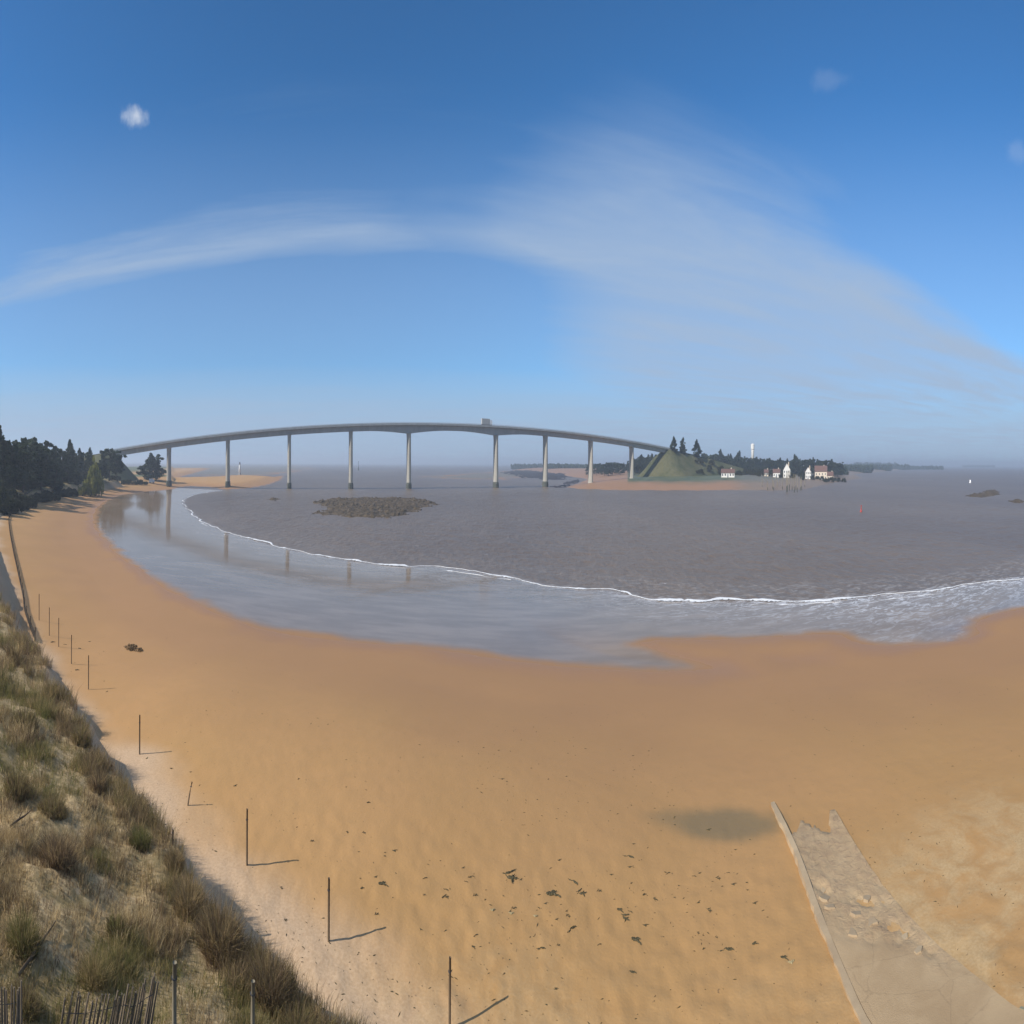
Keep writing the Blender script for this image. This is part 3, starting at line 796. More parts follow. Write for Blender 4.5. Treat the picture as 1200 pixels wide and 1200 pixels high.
# very distant wooded shores, one mass
def far_wood(pts, seed, name, label):
    r = np.random.default_rng(seed); cs = []; rs = []
    for px0, px1, d, hgt in pts:
        for px in np.arange(px0, px1, 0.45):
            x, y = polar(px, d*r.uniform(.97, 1.03)); hh = hgt*r.uniform(.5, 1.0)
            for k in range(3):
                cs.append((x+r.uniform(-4, 4), y+r.uniform(-4, 4), 1+hh*(k+0.6)/3)); rs.append(hh*.34)
    V, F = leafcloud(cs, rs, 16, 2.6, seed); o = npmesh(name, V, F, M['pine'])
    tag(o, label, 'woods', kind='stuff')
far_wood([(958,992,1000,9),(980,1022,1500,11),(1005,1045,2000,12),(985,1066,2500,14),(1062,1105,2700,10),(1000,1050,3100,20),(600,690,1950,10),(640,700,1500,10),(1128,1166,5600,14)], 5, 'distant_woods', 'thin dark line of distant woods along the horizon')
# ------------------------------------------------------------------ houses, tower
def house(px, d, w, dep, hw, hr, label, wall='white', gable=False, rz=0.0, zoff=0.0, wins=3):
    x, y = polar(px, d); z = terrain(x, y)-0.15+zoff
    root = empty('house', (x, y, z), -th(px)+rz)
    tag(root, label, 'house', 'white houses on the right shore')
    m = MB(); W = w/2; D = dep/2
    if gable:   # gable end facing the water
        m.add([(-W,-D,0),(W,-D,0),(W,D,0),(-W,D,0),(-W,-D,hw),(W,-D,hw),(W,D,hw),(-W,D,hw),(0,-D,hw+hr),(0,D,hw+hr)],
              [(0,1,5,8,4),(2,3,7,9,6),(1,2,6,5),(3,0,4,7),(0,3,2,1)])
    else:
        m.add([(-W,-D,0),(W,-D,0),(W,D,0),(-W,D,0),(-W,-D,hw),(W,-D,hw),(W,D,hw),(-W,D,hw),(-W,0,hw+hr),(W,0,hw+hr)],
              [(0,1,5,4),(2,3,7,6),(1,2,6,9,5),(3,0,4,8,7),(0,3,2,1)])
    m.build('wall', M[wall], root)
    m = MB(); e = 0.45; th_ = 0.22
    k = hr/(W if gable else D)
    if gable:
        for sg in (-1, 1):
            m.add([(0,-D-e,hw+hr+.03),(0,D+e,hw+hr+.03),(sg*(W+e),D+e,hw-k*e+.03),(sg*(W+e),-D-e,hw-k*e+.03),(0,-D-e,hw+hr+.03+th_),(0,D+e,hw+hr+.03+th_),(sg*(W+e),D+e,hw-k*e+.03+th_),(sg*(W+e),-D-e,hw-k*e+.03+th_)],
                  [(0,1,2,3),(4,5,6,7),(0,3,7,4),(1,2,6,5),(2,3,7,6)])
    else:
        for sg in (-1, 1):
            m.add([(-W-e,0,hw+hr+.03),(W+e,0,hw+hr+.03),(W+e,sg*(D+e),hw-k*e+.03),(-W-e,sg*(D+e),hw-k*e+.03),(-W-e,0,hw+hr+.03+th_),(W+e,0,hw+hr+.03+th_),(W+e,sg*(D+e),hw-k*e+.03+th_),(-W-e,sg*(D+e),hw-k*e+.03+th_)],
                  [(0,1,2,3),(4,5,6,7),(0,3,7,4),(1,2,6,5),(2,3,7,6)])
    rf = m.build('roof', M['tile'], root)
    m = MB(); m.box(W*.45, W*.45+.9, .2, 1.0, hw+hr*.3, hw+hr+1.0); m.build('chimney', M['cream'], rf)
    for i in range(wins):
        cx = -W+w*(i+.5)/wins
        if i == wins//2:
            m = MB(); m.box(cx-.55, cx+.55, -D-.06, -D+.02, 0.05, 2.2); m.build('door', M['shutter'], root)
        else:
            m = MB(); m.box(cx-.6, cx+.6, -D-.05, -D+.02, 1.0, 2.3); m.build('window', M['glass'], root)
        if hw > 5:
            m = MB(); m.box(cx-.55, cx+.55, -D-.05, -D+.02, 3.6, 4.9); m.build('window', M['glass'], root)
house(853, 552, 14, 8, 2.9, 2.0, 'low white house with a red roof beside the beach, nearest the bridge bank', wins=5)
house(898, 640, 5, 6, 2.8, 1.8, 'smallest pale house, left of the low white one among the trees', 'cream')
house(910, 630, 8.5, 7, 3.4, 2.2, 'small low white house between the smallest one and the tall gabled one')
house(922, 640, 8.5, 9, 5.8, 4.4, 'tall white house with a steep gable facing the water', gable=True)
house(947, 660, 7.5, 8, 5.2, 3.4, 'white gabled house left of the biggest house on the point', gable=True)
house(962, 680, 16, 9, 6.4, 3.8, 'biggest cream house with a red roof out on the point', 'cream', wins=4)
house(973, 700, 8, 8, 3.6, 2.6, 'cream annexe with a red roof, last building to the right', 'cream')
def tower():
    px = 882; d = 960; x, y = polar(px, d)
    root = empty('water_tower', (x, y, terrain(x, y)-.3))
    tag(root, 'slim white round tower rising above the far wood', 'tower')
    zt = zat(px, 519.5, d)-root.location.z
    m = MB(); m.ring([(3.9, 0), (3.6, zt*.38)], 20); m.build('tower_foot', M['towerfoot'], root)
    m = MB(); m.ring([(2.7, zt*.38), (2.5, zt*.72), (2.6, zt*.75)], 20); m.build('shaft', M['white'], root, True)
    m = MB(); m.ring([(2.6, zt*.75), (3.4, zt*.80), (3.4, zt*.95), (2.9, zt*.97), (0.4, zt)], 20); m.build('tank', M['white'], root)
tower()
def beacon():
    px = 281; d = 850; x, y = polar(px, d); z = terrain(x, y)-.2
    root = empty('beacon_tower', (x, y, z)); tag(root, 'tiny white beacon tower on the sandbank beyond the bridge', 'beacon')
    zt = zat(px, 541, d)-z
    m = MB(); m.ring([(2.2, 0), (1.9, .2*zt)], 14); m.build('plinth', M['concrete'], root)
    m = MB(); m.ring([(1.7, .2*zt), (1.25, .8*zt)], 14); m.build('shaft', M['white'], root, True)
    m = MB(); m.ring([(1.5, .8*zt), (1.5, .83*zt), (.9, .84*zt), (.9, .95*zt), (.1, zt)], 14); m.build('lantern', M['darkmetal'], root)
beacon()
def marker(px, py, top, name, label):
    x, y = at(px, py); d = math.hypot(x, y); hgt = (py-top)/PXV*d
    root = empty(name, (x, y, 0)); tag(root, label, 'beacon')
    m = MB(); m.ring([(1.9, -2), (1.7, hgt*.3), (1.0, hgt*.36)], 12); m.build('base', M['tidal'], root)
    m = MB(); m.ring([(.7, hgt*.36), (.5, hgt*.85)], 10); m.build('mast', M['darkmetal'], root)
    m = MB(); m.ring([(1.2, hgt*.85), (.05, hgt)], 10); m.build('topmark', M['darkmetal'], root)
marker(420, 551.5, 540, 'channel_beacon', 'dark channel beacon standing in the water beyond the bridge')
# ------------------------------------------------------------------ reefs
def reef(name, outline_px, label, mat, hgt, n=90, seed=1, cell=3.2):
    P = A(outline_px); xs = [p[0] for p in P]; ys = [p[1] for p in P]
    gx = np.linspace(min(xs)-2, max(xs)+2, n*2); gy = np.linspace(min(ys)-2, max(ys)+2, n)
    X, Y = np.meshgrid(gx, gy, indexing='ij'); X = X.ravel(); Y = Y.ravel()
    sd = poly_sd(X, Y, P)
    k = fbm(X/cell, Y/cell, seed, 4)
    rough = fbm(X/(cell*.35), Y/(cell*.35), seed+5, 3)*(.4+1.2*fbm(X/(cell*3.5), Y/(cell*3.5), seed+9, 2))
    z = np.clip((sd+(k-.5)*cell*2.4)/(cell*2), -1, 1)*hgt*.45 + (np.abs(k-.5)*2.2+rough*.9-.75)*hgt*.9
    z = np.where(sd < -1.5, -1, z)
    ny = n; i, j = np.meshgrid(np.arange(2*n-1), np.arange(n-1), indexing='ij'); b = (i*ny+j).ravel()
    F = np.stack([b, b+ny, b+ny+1, b+1], 1)
    F = F[(z[F] > -0.6).any(1)]
    o = npmesh(name, np.stack([X, Y, z], 1), F, mat)
    tag(o, label, 'rocks')
reef('rock_reef', [(369,588.5),(380,586),(400,584.5),(450,583.5),(490,585),(514,591),(494,595),(486,601),(455,607),(420,606),(385,604),(364,602.5),(386,597),(372,591)], 'large low brown rock reef covered in weed, in the bay before the bridge', M['rock'], .95, 130, 21, 2.6)
reef('rock_outcrop', [(314,585.5),(320,584),(327,585),(322,586.8)], 'tiny dark rock breaking the water left of the large reef', M['rock'], 1.0, 24, 22, 2.0)
reef('rock_outcrop', [(1130,581.5),(1140,579.5),(1151,578.5),(1155,575),(1166,574),(1172,580),(1150,583)], 'dark rock mound with a low tail in the water at the far right', M['rock'], 1.0, 50, 23, 3)
reef('rock_outcrop', [(1182,588),(1190,585.5),(1202,587),(1192,590)], 'low dark rock in the water at the right edge', M['rock'], .9, 26, 24, 2.5)
reef('mussel_bed_and_shade', [(585,554),(610,551),(650,552),(672,557),(668,562),(640,562.5),(612,560)], 'dark purple mussel bed on the flat behind the bridge piers', M['blackrock'], 2.4, 70, 25, 14)
reef('mussel_bed_and_shade', [(640,572),(655,569),(672,563),(684,561),(676,566),(662,571.5)], 'low dark bar standing in for shadow beside the sand spit at the foot of the bridge', M['blackrock'], 1.3, 40, 26, 6)  # dark mesh stands in for the shadow lying along the spit
# ------------------------------------------------------------------ boats, buoy, mooring piles
def motorboat(px, py, L, rz, label):
    x, y = at(px, py); root = empty('motor_boat', (x, y, 0), rz); tag(root, label, 'boat')
    m = MB(); sec = []
    for u in np.linspace(-.5, .5, 9):
        wv = .17*L*(1-max(0, u*2-.1)**2.2) if u > .05 else .17*L
        wv = max(wv, .02)
        sec.append([(u*L, -wv, .1*L+max(0, u)*.06*L), (u*L, -wv*.7, -.03*L), (u*L, wv*.7, -.03*L), (u*L, wv, .1*L+max(0, u)*.06*L)])
    V = [p for s in sec for p in s]; F = [(i*4+k, i*4+(k+1) % 4, (i+1)*4+(k+1) % 4, (i+1)*4+k) for i in range(8) for k in range(4)]+[(0,1,2,3),(35,34,33,32)]
    m.add(V, F); m.build('hull', M['hull'], root)
    m = MB(); m.add([(-.2*L,-.11*L,.11*L),(.16*L,-.11*L,.11*L),(.16*L,.11*L,.11*L),(-.2*L,.11*L,.11*L),(-.16*L,-.1*L,.36*L),(.06*L,-.1*L,.36*L),(.06*L,.1*L,.36*L),(-.16*L,.1*L,.36*L)],
        [(4,5,6,7),(0,1,5,4),(1,2,6,5),(2,3,7,6),(3,0,4,7)]); c = m.build('cabin', M['hull'], root)
    m = MB(); m.add([(.158*L,-.09*L,.2*L),(.158*L,.09*L,.2*L),(.10*L,.085*L,.33*L),(.10*L,-.085*L,.33*L)], [(0,1,2,3)])
    for v in range(len(m.V)): m.V[v] = (m.V[v][0]+.012*L, m.V[v][1], m.V[v][2])
    m.build('windscreen', M['glass'], c)
motorboat(1137, 566, 6.5, .6, 'small white motor boat out in the bay at the far right')
def buoy():
    x, y = at(1009, 600); root = empty('channel_buoy', (x, y, 0)); root.rotation_euler = (.06, .08, 0); tag(root, 'red buoy floating in the bay right of the houses', 'buoy')
    m = MB(); m.ring([(.25, -.5), (.55, -.1), (.55, .3), (.35, .5)], 16); m.build('float', M['red'], root, True)
    m = MB(); m.ring([(.3, .5), (.16, 1.5)], 12); m.build('body', M['red'], root)
    m = MB(); m.ring([(.24, 1.5), (.24, 1.85), (.03, 1.95)], 12); m.build('topmark', M['red'], root)
buoy()
pile_proto = None
pr = random.Random(5)
for i in range(22):
    px = 893+i*2.35+pr.uniform(-.8, .8)
    big = 921 <= px <= 936
    py = 569+pr.uniform(0, 6) if not big else 574+pr.uniform(0, 3)
    x, y = at(px, py)
    if pile_proto is None:
        root = empty('mooring_pile'); m = MB(); m.tube([(0,0,-3),(0,0,2.2)], .34, 8); m.build('tidal_part', M['tidal'], root)
        m = MB(); m.tube([(0,0,2.2),(.04,.02,7.2)], [.3,.24], 8); m.build('shaft', M['pale_wood'], root)
        pile_proto = root; o = root
    else: o = copy_tree(pile_proto)
    o.location = (x, y, 0); o.rotation_euler = (pr.uniform(-.05, .05), pr.uniform(-.05, .05), pr.uniform(0, 6)); k = pr.uniform(.6, .95)*(1.5 if big else 1)
    o.scale = (1, 1, k)
    tag(o, 'wooden mooring pile in the shallows below the houses', 'pile', 'mooring piles off the right shore')
def van():
    px = 178; d = 470; x, y = polar(px, d); z = terrain(x, y)
    root = empty('parked_van', (x, y, z), .3); tag(root, 'small white parked van below the pair of pines under the bridge', 'van')
    m = MB(); m.add([(-2.4,-.95,.35),(2.4,-.95,.35),(2.4,.95,.35),(-2.4,.95,.35),(-2.4,-.9,2.2),(1.0,-.9,2.2),(1.0,.9,2.2),(-2.4,.9,2.2),(2.4,-.92,1.15),(2.4,.92,1.15),(1.75,-.92,1.25),(1.75,.92,1.25)],
      [(0,3,2,1),(4,5,6,7),(0,1,8,10,5,4),(3,7,6,11,9,2),(1,2,9,8),(8,9,11,10),(10,11,6,5),(0,4,7,3)]); m.build('body', M['vanwhite'], root)
    for a in (-1.5, 1.5):
        for b in (-.85, .85):
            m = MB(); wheel(m, a, b, .33, .33, .22); m.build('wheel', M['tyre'], root)
van()
# ------------------------------------------------------------------ fence posts
def post(px, py, top, rad, label, lean=(0, 0), mat='wood', group='posts of the broken beach fence', name='fence_post', deep=0.3):
    (x, y, z), d = hit(px, py)
    hgt = (py-top)/PXV*d
    root = empty(name, (x, y, z)); tag(root, label, 'post', group)
    m = MB(); m.tube([(-lean[0]*.2, -lean[1]*.2, -deep), (lean[0]*.5, lean[1]*.5, hgt*.5), (lean[0]*1.0+.01, lean[1], hgt)], [rad, rad*.97, rad*.9], 9)
    m.build('shaft', M[mat], root, True)
    m = MB(); c = (lean[0], lean[1])
    m.ring([(rad*1.25, hgt*.80), (rad*1.25, hgt*.815)], 9, c[0]*.8, c[1]*.8); m.build('wire_tie', M['darkmetal'], root)
    return (x, y, z), hgt
post(528, 1207, 1122, .040, 'nearest fence post on the sand, at the bottom of the picture')
post(386, 1103, 1029, .042, 'second nearest fence post on the sand, below the tallest dune grass')
post(290, 1014, 948, .042, 'upright fence post on the sand, just nearer than the leaning one')
post(220, 944, 916, .036, 'short leaning fence post tilted to the right', lean=(.22, .10))
post(164, 884, 838, .046, 'fence post on the sand just beyond the leaning one, a pale scrap at its foot')
post(104, 808, 768, .042, 'fence post beyond the wide gap in the row, beside scattered debris')
post(84, 778, 744, .042, 'fourth fence post from the end of the slatted fence')
post(69, 758, 724, .042, 'third fence post from the end of the slatted fence')
post(58, 745, 712, .042, 'second fence post from the end of the slatted fence')
post(46, 727, 696, .046, 'first fence post next to the end of the slatted fence')
# long slatted sand fence further along the beach
def sand_fence():
    C = resample([(-45.5,33.9),(-56,39.9),(-65,45.8),(-95,64.5),(-125,83.5),(-146,97.5),(-165,113),(-188,134),(-219,163)], 1.0)
    root = empty('sand_fence', (C[0][0], C[0][1], terrain(*C[0]))); tag(root, 'long dark slatted sand fence curving along the beach below the pines', 'fence')
    ox, oy, oz = root.location
    zs = terrain_full(C[:, 0], C[:, 1])[0]
    m = MB(); r = random.Random(3)
    V = []; F = []
    seg = np.linalg.norm(np.diff(C, axis=0), axis=1); cum = np.r_[0, np.cumsum(seg)]
    for s in np.arange(0, cum[-1], .14):
        x = np.interp(s, cum, C[:, 0]); y = np.interp(s, cum, C[:, 1]); z = np.interp(s, cum, zs)
        x2 = np.interp(s+.09, cum, C[:, 0]); y2 = np.interp(s+.09, cum, C[:, 1])
        hh = .52+r.uniform(-.06, .06); tl = r.uniform(-.03, .03)
        nx, ny = -(y2-y), (x2-x); ln = math.hypot(nx, ny)+1e-9; nx *= .012/ln; ny *= .012/ln
        b = len(V)
        for zz, e in ((-.15, 0), (hh, tl)):
            V += [(x+nx-ox+e, y+ny-oy, z+zz-oz), (x2+nx-ox+e, y2+ny-oy, z+zz-oz), (x2-nx-ox+e, y2-ny-oy, z+zz-oz), (x-nx-ox+e, y-ny-oy, z+zz-oz)]
        F += [(b, b+1, b+5, b+4), (b+1, b+2, b+6, b+5), (b+2, b+3, b+7, b+6), (b+3, b, b+4, b+7), (b+4, b+5, b+6, b+7)]
    meshobj('slat_panel', V, F, M['darkslat'], root)
    for s in np.arange(1, cum[-1], 4.5):
        x = np.interp(s, cum, C[:, 0]); y = np.interp(s, cum, C[:, 1]); z = np.interp(s, cum, zs)
        p = MB(); p.tube([(x-ox+.06, y-oy+.08, z-oz-.3), (x-ox+.06, y-oy+.08, z-oz+.75)], .05, 6); p.build('post', M['wood'], root)
    for hgt in (.15, .42):
        p = MB(); p.tube([(x-ox, y-oy, z-oz+hgt) for (x, y), z in zip(C[::2], zs[::2])], .012, 4); p.build('wire', M['darkmetal'], root)
sand_fence()
# posts and slatted pieces on the dune
post(205, 1222, 1128, .055, 'thick grey post rising from the dune at the bottom, left of two', mat='pale_wood', group='posts on the dune')
post(297, 1226, 1150, .050, 'grey post on the dune edge at the bottom, right of two', mat='pale_wood', group='posts on the dune')
post(203, 991, 972, .034, 'short stub of post behind the dune edge grass', mat='wood', group='posts on the dune')
def slat_piece(p0, p1, lean, n, hgt, label):
    (x0, y0, z0), _ = hit(*p0); (x1, y1, z1), _ = hit(*p1)
    root = empty('slat_fence', (x0, y0, z0)); tag(root, label, 'fence', 'pieces of slatted fence on the dune')
    r = random.Random(n); m = MB()
    for i in range(n):
        t = i/(n-1); x = (x1-x0)*t; y = (y1-y0)*t; z = terrain(x0+x, y0+y)-z0
        lx, ly = lean[0]+r.uniform(-.05, .05), lean[1]+r.uniform(-.05, .05); hh = hgt*r.uniform(.93, 1.05)
        m.tube([(x, y, z-.1), (x+lx*.5, y+ly*.5, z+hh*.5), (x+lx, y+ly, z+hh)], [.027, .026, .018], 5)
    m.build('slat', M['slat'], root)
    for k in (.25, .8):
        w = MB(); pts = []
        for i in range(0, n, 2):
            t = i/(n-1); x = (x1-x0)*t; y = (y1-y0)*t; z = terrain(x0+x, y0+y)-z0
            pts.append((x+lean[0]*k, y+lean[1]*k-.02, z+hgt*k))
        w.tube(pts, .006, 4); w.build('wire', M['darkmetal'], root)
slat_piece((64, 1262), (172, 1236), (.30, .10), 32, 1.0, 'leaning piece of slatted wooden fence in the dune grass at the bottom left')
slat_piece((-14, 1262), (26, 1258), (-.10, .05), 14, .95, 'short piece of slatted fence cut by the bottom left corner')
# ------------------------------------------------------------------ slipway
RAMP = [[hit0(*q) for q in ((1064,1270),(1036,1222),(1018,1196),(995,1150),(965,1080),(936,1004),(908,942))],
        [hit0(*q) for q in ((1300,1275),(1215,1212),(1192,1193),(1132,1140),(1078,1090),(1042,1049),(1006,998),(972,942))]]
def slipway():
    Lp = resample(RAMP[0], .35); Rp = resample(RAMP[1], .35)
    n = 60
    def rs(P):
        c = np.r_[0, np.cumsum(np.linalg.norm(np.diff(P, axis=0), axis=1))]; u = np.linspace(0, c[-1], n)
        return np.stack([np.interp(u, c, P[:, 0]), np.interp(u, c, P[:, 1])], 1)
    Lp = rs(Lp); Rp = rs(Rp)
    root = empty('slipway', (Lp[30][0], Lp[30][1], 0)); tag(root, 'cracked concrete slipway running down the sand at the bottom right', 'slipway')
    ox, oy = root.location.x, root.location.y
    m = 26
    tt = np.linspace(0, 1, m)
    X = Lp[:, None, 0]*(1-tt)+Rp[:, None, 0]*tt; Y = Lp[:, None, 1]*(1-tt)+Rp[:, None, 1]*tt
    zt = terrain_full(X.ravel(), Y.ravel())[0].reshape(n, m)
    UU = np.repeat(np.linspace(0, 1, n), m); TT = np.tile(tt, n)
    Bm = np.stack([np.ones_like(UU), UU, UU**2, UU**3, TT, TT*UU, TT*UU**2, TT**2], 1)
    k = np.linalg.lstsq(Bm, zt.ravel(), rcond=None)[0]; ZF = (Bm@k).reshape(n, m); ZF += max(0, np.percentile(zt-ZF, 97))
    zs = ZF[:, 0]
    U = np.linspace(0, 1, n)[:, None]+0*X
    brk = sstep(.36, .46, U+(fbm(X/1.2, Y/1.2, 301, 3)-.5)*.14)
    rub = brk*(1-sstep(.60, .72, U))
    hole = fbm(X/.55, Y/.55, 305, 3)
    Z = ZF+.07 - brk*.05 - rub*np.clip(hole-.55, 0, 1)*.40 + (fbm(X/.3, Y/.3, 309, 2)-.5)*.05*brk
    endc = .93+(fbm(tt*3, tt*0, 311, 3)-.5)*.25-.05*(1-tt)-(tt < .5)*.03
    Z = np.where(U > endc[None, :], zt-.15, Z)
    V = np.stack([X-ox, Y-oy, Z], 2).reshape(-1, 3)
    i, j = np.meshgrid(np.arange(n-1), np.arange(m-1), indexing='ij'); b = (i*m+j).ravel(); F = np.stack([b, b+1, b+m+1, b+m], 1)
    o = npmesh('slab', V, F, M['ramp'], root, smooth=True)
    edge = np.abs(tt-.5)*2
    sandf = np.clip(sstep(.55, 1.0, edge)[None, :]*.3*(tt[None, :] > .5)*(U > .25)*(U < .72) + .45*rub*(hole > .5), 0, 1)
    colattr(o, 'wear', np.stack([(brk*.8).ravel(), sandf.ravel(), 0*sandf.ravel()], 1))
    # kerbs
    def kerb(P, i0, i1, w, h, mat, side, name):
        V = []; F = []
        for a, i in enumerate(range(i0, i1)):
            d = P[min(i+1, n-1)]-P[max(i-1, 0)]; d = d/np.linalg.norm(d); nn = np.array([-d[1], d[0]])*side
            jit = (vnoise(i*.9, 3.0, 7)-.5)*.10
            hh = h*(0.9+.3*float(vnoise(i*.5, 1.0, 9)))
            z = float(ZF[i, 0 if side > 0 else -1])
            for (e, zz) in ((0.004, -.25), (0.004, hh), (w+jit, hh-.02), (w+jit, -.25)):
                V.append((P[i][0]+nn[0]*e-ox, P[i][1]+nn[1]*e-oy, z+zz))
        q = i1-i0
        for a in range(q-1):
            for k2 in range(4): F.append((a*4+k2, a*4+(k2+1) % 4, (a+1)*4+(k2+1) % 4, (a+1)*4+k2))
        F += [(0, 1, 2, 3), (q*4-1, q*4-2, q*4-3, q*4-4)]
        meshobj(name, V, F, mat, root)
    kerb(Lp, 0, n, .24, .058, M['kerb'], 1, 'kerb')
    kerb(Rp, 0, 16, .13, .07, M['board'], -1, 'edge_board')
    r = random.Random(8)
    # loose broken slabs lying in the worn part
    for c in range(9):
        u = r.uniform(.42, .68); t = r.uniform(.08, .8); ii = int(u*(n-1)); jj = int(t*(m-1))
        x, y, z = X[ii, jj]-ox, Y[ii, jj]-oy, Z[ii, jj]
        mm = MB(); k2 = r.randint(5, 7); ang = [2*math.pi*q/k2+r.uniform(-.25, .25) for q in range(k2)]; rad = [r.uniform(.10, .34) for q in range(k2)]
        sl = r.uniform(-.2, .2)
        V = [(x+rad[q]*math.cos(ang[q]), y+rad[q]*.7*math.sin(ang[q]), z-.06) for q in range(k2)]+[(x+rad[q]*.93*math.cos(ang[q]), y+rad[q]*.65*math.sin(ang[q]), z+.045+sl*rad[q]*math.cos(ang[q])) for q in range(k2)]
        F = [(q, (q+1) % k2, k2+(q+1) % k2, k2+q) for q in range(k2)]+[tuple(range(k2, 2*k2))]
        mm.add(V, F); mm.build('broken_slab', M['rubble'], root)
M['ramp'] = mat_ramp(); M['rubble'] = mat_concrete('broken_concrete', (0.30, 0.22, 0.14), (0.43, 0.33, 0.21), False)
slipway()
# ------------------------------------------------------------------ seaweed on the sand
def weed_mesh(name, seed, strands, length, wid, mat):
    """a low tangle of flattened fronds lying roughly one way"""
    r = random.Random(seed); V = []; F = []
    for k in range(strands):
        a = r.gauss(0, .24); L = length*r.uniform(.35, 1.0)
        x = r.uniform(-.6, .15)*length; y = r.gauss(0, .035)*length
        n = 10; b = len(V); w0 = wid*r.uniform(.5, 1.3)
        for i in range(n):
            t = i/(n-1); w = w0*(.25+abs(math.sin(t*7+k*1.7))**.7)*math.sin(math.pi*min(.97, .06+t*.9))
            z = r.uniform(.0, .02)
            for e, dz in ((-1, -.015), (-.4, .35*w), (.4, .35*w), (1, -.015)):
                V.append((x-math.sin(a)*w*e, y+math.cos(a)*w*e, z+dz))
            x += math.cos(a)*L/n; y += math.sin(a)*L/n; a += r.uniform(-.42, .42)
        for i in range(n-1):
            for q in range(3): F.append((b+i*4+q, b+i*4+q+1, b+(i+1)*4+q+1, b+(i+1)*4+q))
    me = bpy.data.meshes.new(name); me.from_pydata(V, [], F); me.materials.append(mat); return me
WM = [weed_mesh('seaweed_strand', 41, 5, .62, .034, M['weed']), weed_mesh('seaweed_strand', 52, 8, .5, .036, M['weed']), weed_mesh('seaweed_strand', 43, 3, .72, .022, M['weed']), weed_mesh('seaweed_strand', 44, 5, .4, .04, M['weed'])]
PW = weed_mesh('dry_weed', 45, 6, .4, .04, M['paleweed'])
def weed(px, py, wpx, k, rz, label, group='seaweed scraps along the strandline', me=None):
    (x, y, z), d = hit(px, py)
    o = bpy.data.objects.new('seaweed', me or WM[k]); COL.objects.link(o)
    s = wpx/600*d/.75
    o.location = (x, y, z+.01); o.rotation_euler = (0, 0, rz-th(px)); o.scale = (s, s, s)
    tag(o, label, 'seaweed', group)
BIG = [(598,1028,24,0,-.45,'long dark strand of seaweed with a thick end, left of the forked clump'),(645,1048,27,1,-.2,'biggest dark forked clump of seaweed on the sand'),(675,1034,18,2,-.5,'thin slanting strand of seaweed, right of the forked clump and above'),
 (682,1047,16,0,-.1,'dark strand of seaweed beside a thin twig, right of the forked clump'),(726,1066,14,1,-.6,'upper of two dark clumps in line, left of the rounded scrap'),(733,1076,16,0,-.8,'lower of two dark clumps in line'),
 (744,1101,22,1,-.6,'dark ragged clump of seaweed with a hanging tail, low in the strandline'),(672,1087,18,2,.8,'dark upright curl of seaweed below the forked clump'),(637,1111,14,2,.15,'small flat strand of seaweed, lowest at the left'),
 (742,1139,20,2,.15,'thin flat strand of seaweed, lowest of the strandline'),(757,1084,11,3,0,'rounded dark scrap right of the two clumps in line'),(589,913,7,3,0,'lone dark lump alone on the smooth sand'),(656,1008,8,3,.3,'small dark scrap just above the strandline'),
 (717,1025,7,3,0,'single dark scrap between the strand and the damp hollow'),(743,989,6,3,0,'small scrap left of the damp hollow'),(740,1004,18,2,-.1,'thin faint strand below the small scrap left of the hollow'),(831,972,9,3,.2,'dark scrap lying in the damp hollow'),
 (855,1112,26,2,.25,'long thin strand of seaweed left of the slipway'),(884,1106,12,1,.1,'dark scrap at the right end of the long strand by the slipway'),(918,1122,16,1,-.4,'dark ragged scrap close to the slipway kerb'),(860,1036,10,3,.2,'dark scrap in the sand left of the slipway'),
 (885,1058,10,3,.3,'small dark scrap nearer the slipway kerb'),(276,921,8,3,.5,'dark scrap on the sand beyond the upright post'),(463,997,10,3,0,'dark scrap at the left end of the strandline'),(447,1036,18,1,-.3,'dark ragged scrap above the second nearest post'),(105,752,5,3,0,'dark scrap on the sand left of the weed heap')]
for a in BIG: weed(*a)
for px, py, w in ((578,1067,14),(600,1071,14),(628,1074,12),(928,1128,20)): weed(px, py, w, 0, random.uniform(-.5, .2), 'pale dried weed scrap on the sand', 'pale dried weed scraps', PW)
wr = random.Random(15)
for i in range(95):
    t = wr.random(); px = 400+t*500; py = 985+wr.gauss(0, 30)+90*math.sin(t*3.0)
    if i % 5 == 0: px = wr.uniform(180, 520); py = wr.uniform(880, 1090)+(px-180)*.1
    if i % 9 == 0: px = wr.uniform(60, 170); py = 740+(px-60)*.9+wr.uniform(-10, 40)
    if px > 905 or py > 1195: continue
    if abs(px-162) < 14 and py < 900: continue
    if px < 300 and py > 860+(px-150)*1.1: continue
    weed(px, py, wr.uniform(2.5, 9), wr.randrange(4), wr.uniform(-.8, .8), 'tiny dark seaweed scrap scattered on the sand', 'tiny seaweed scraps')
weed(173, 889, 9, 0, .5, 'pale scrap at the foot of the post beyond the leaning one', 'pale dried weed scraps', PW)
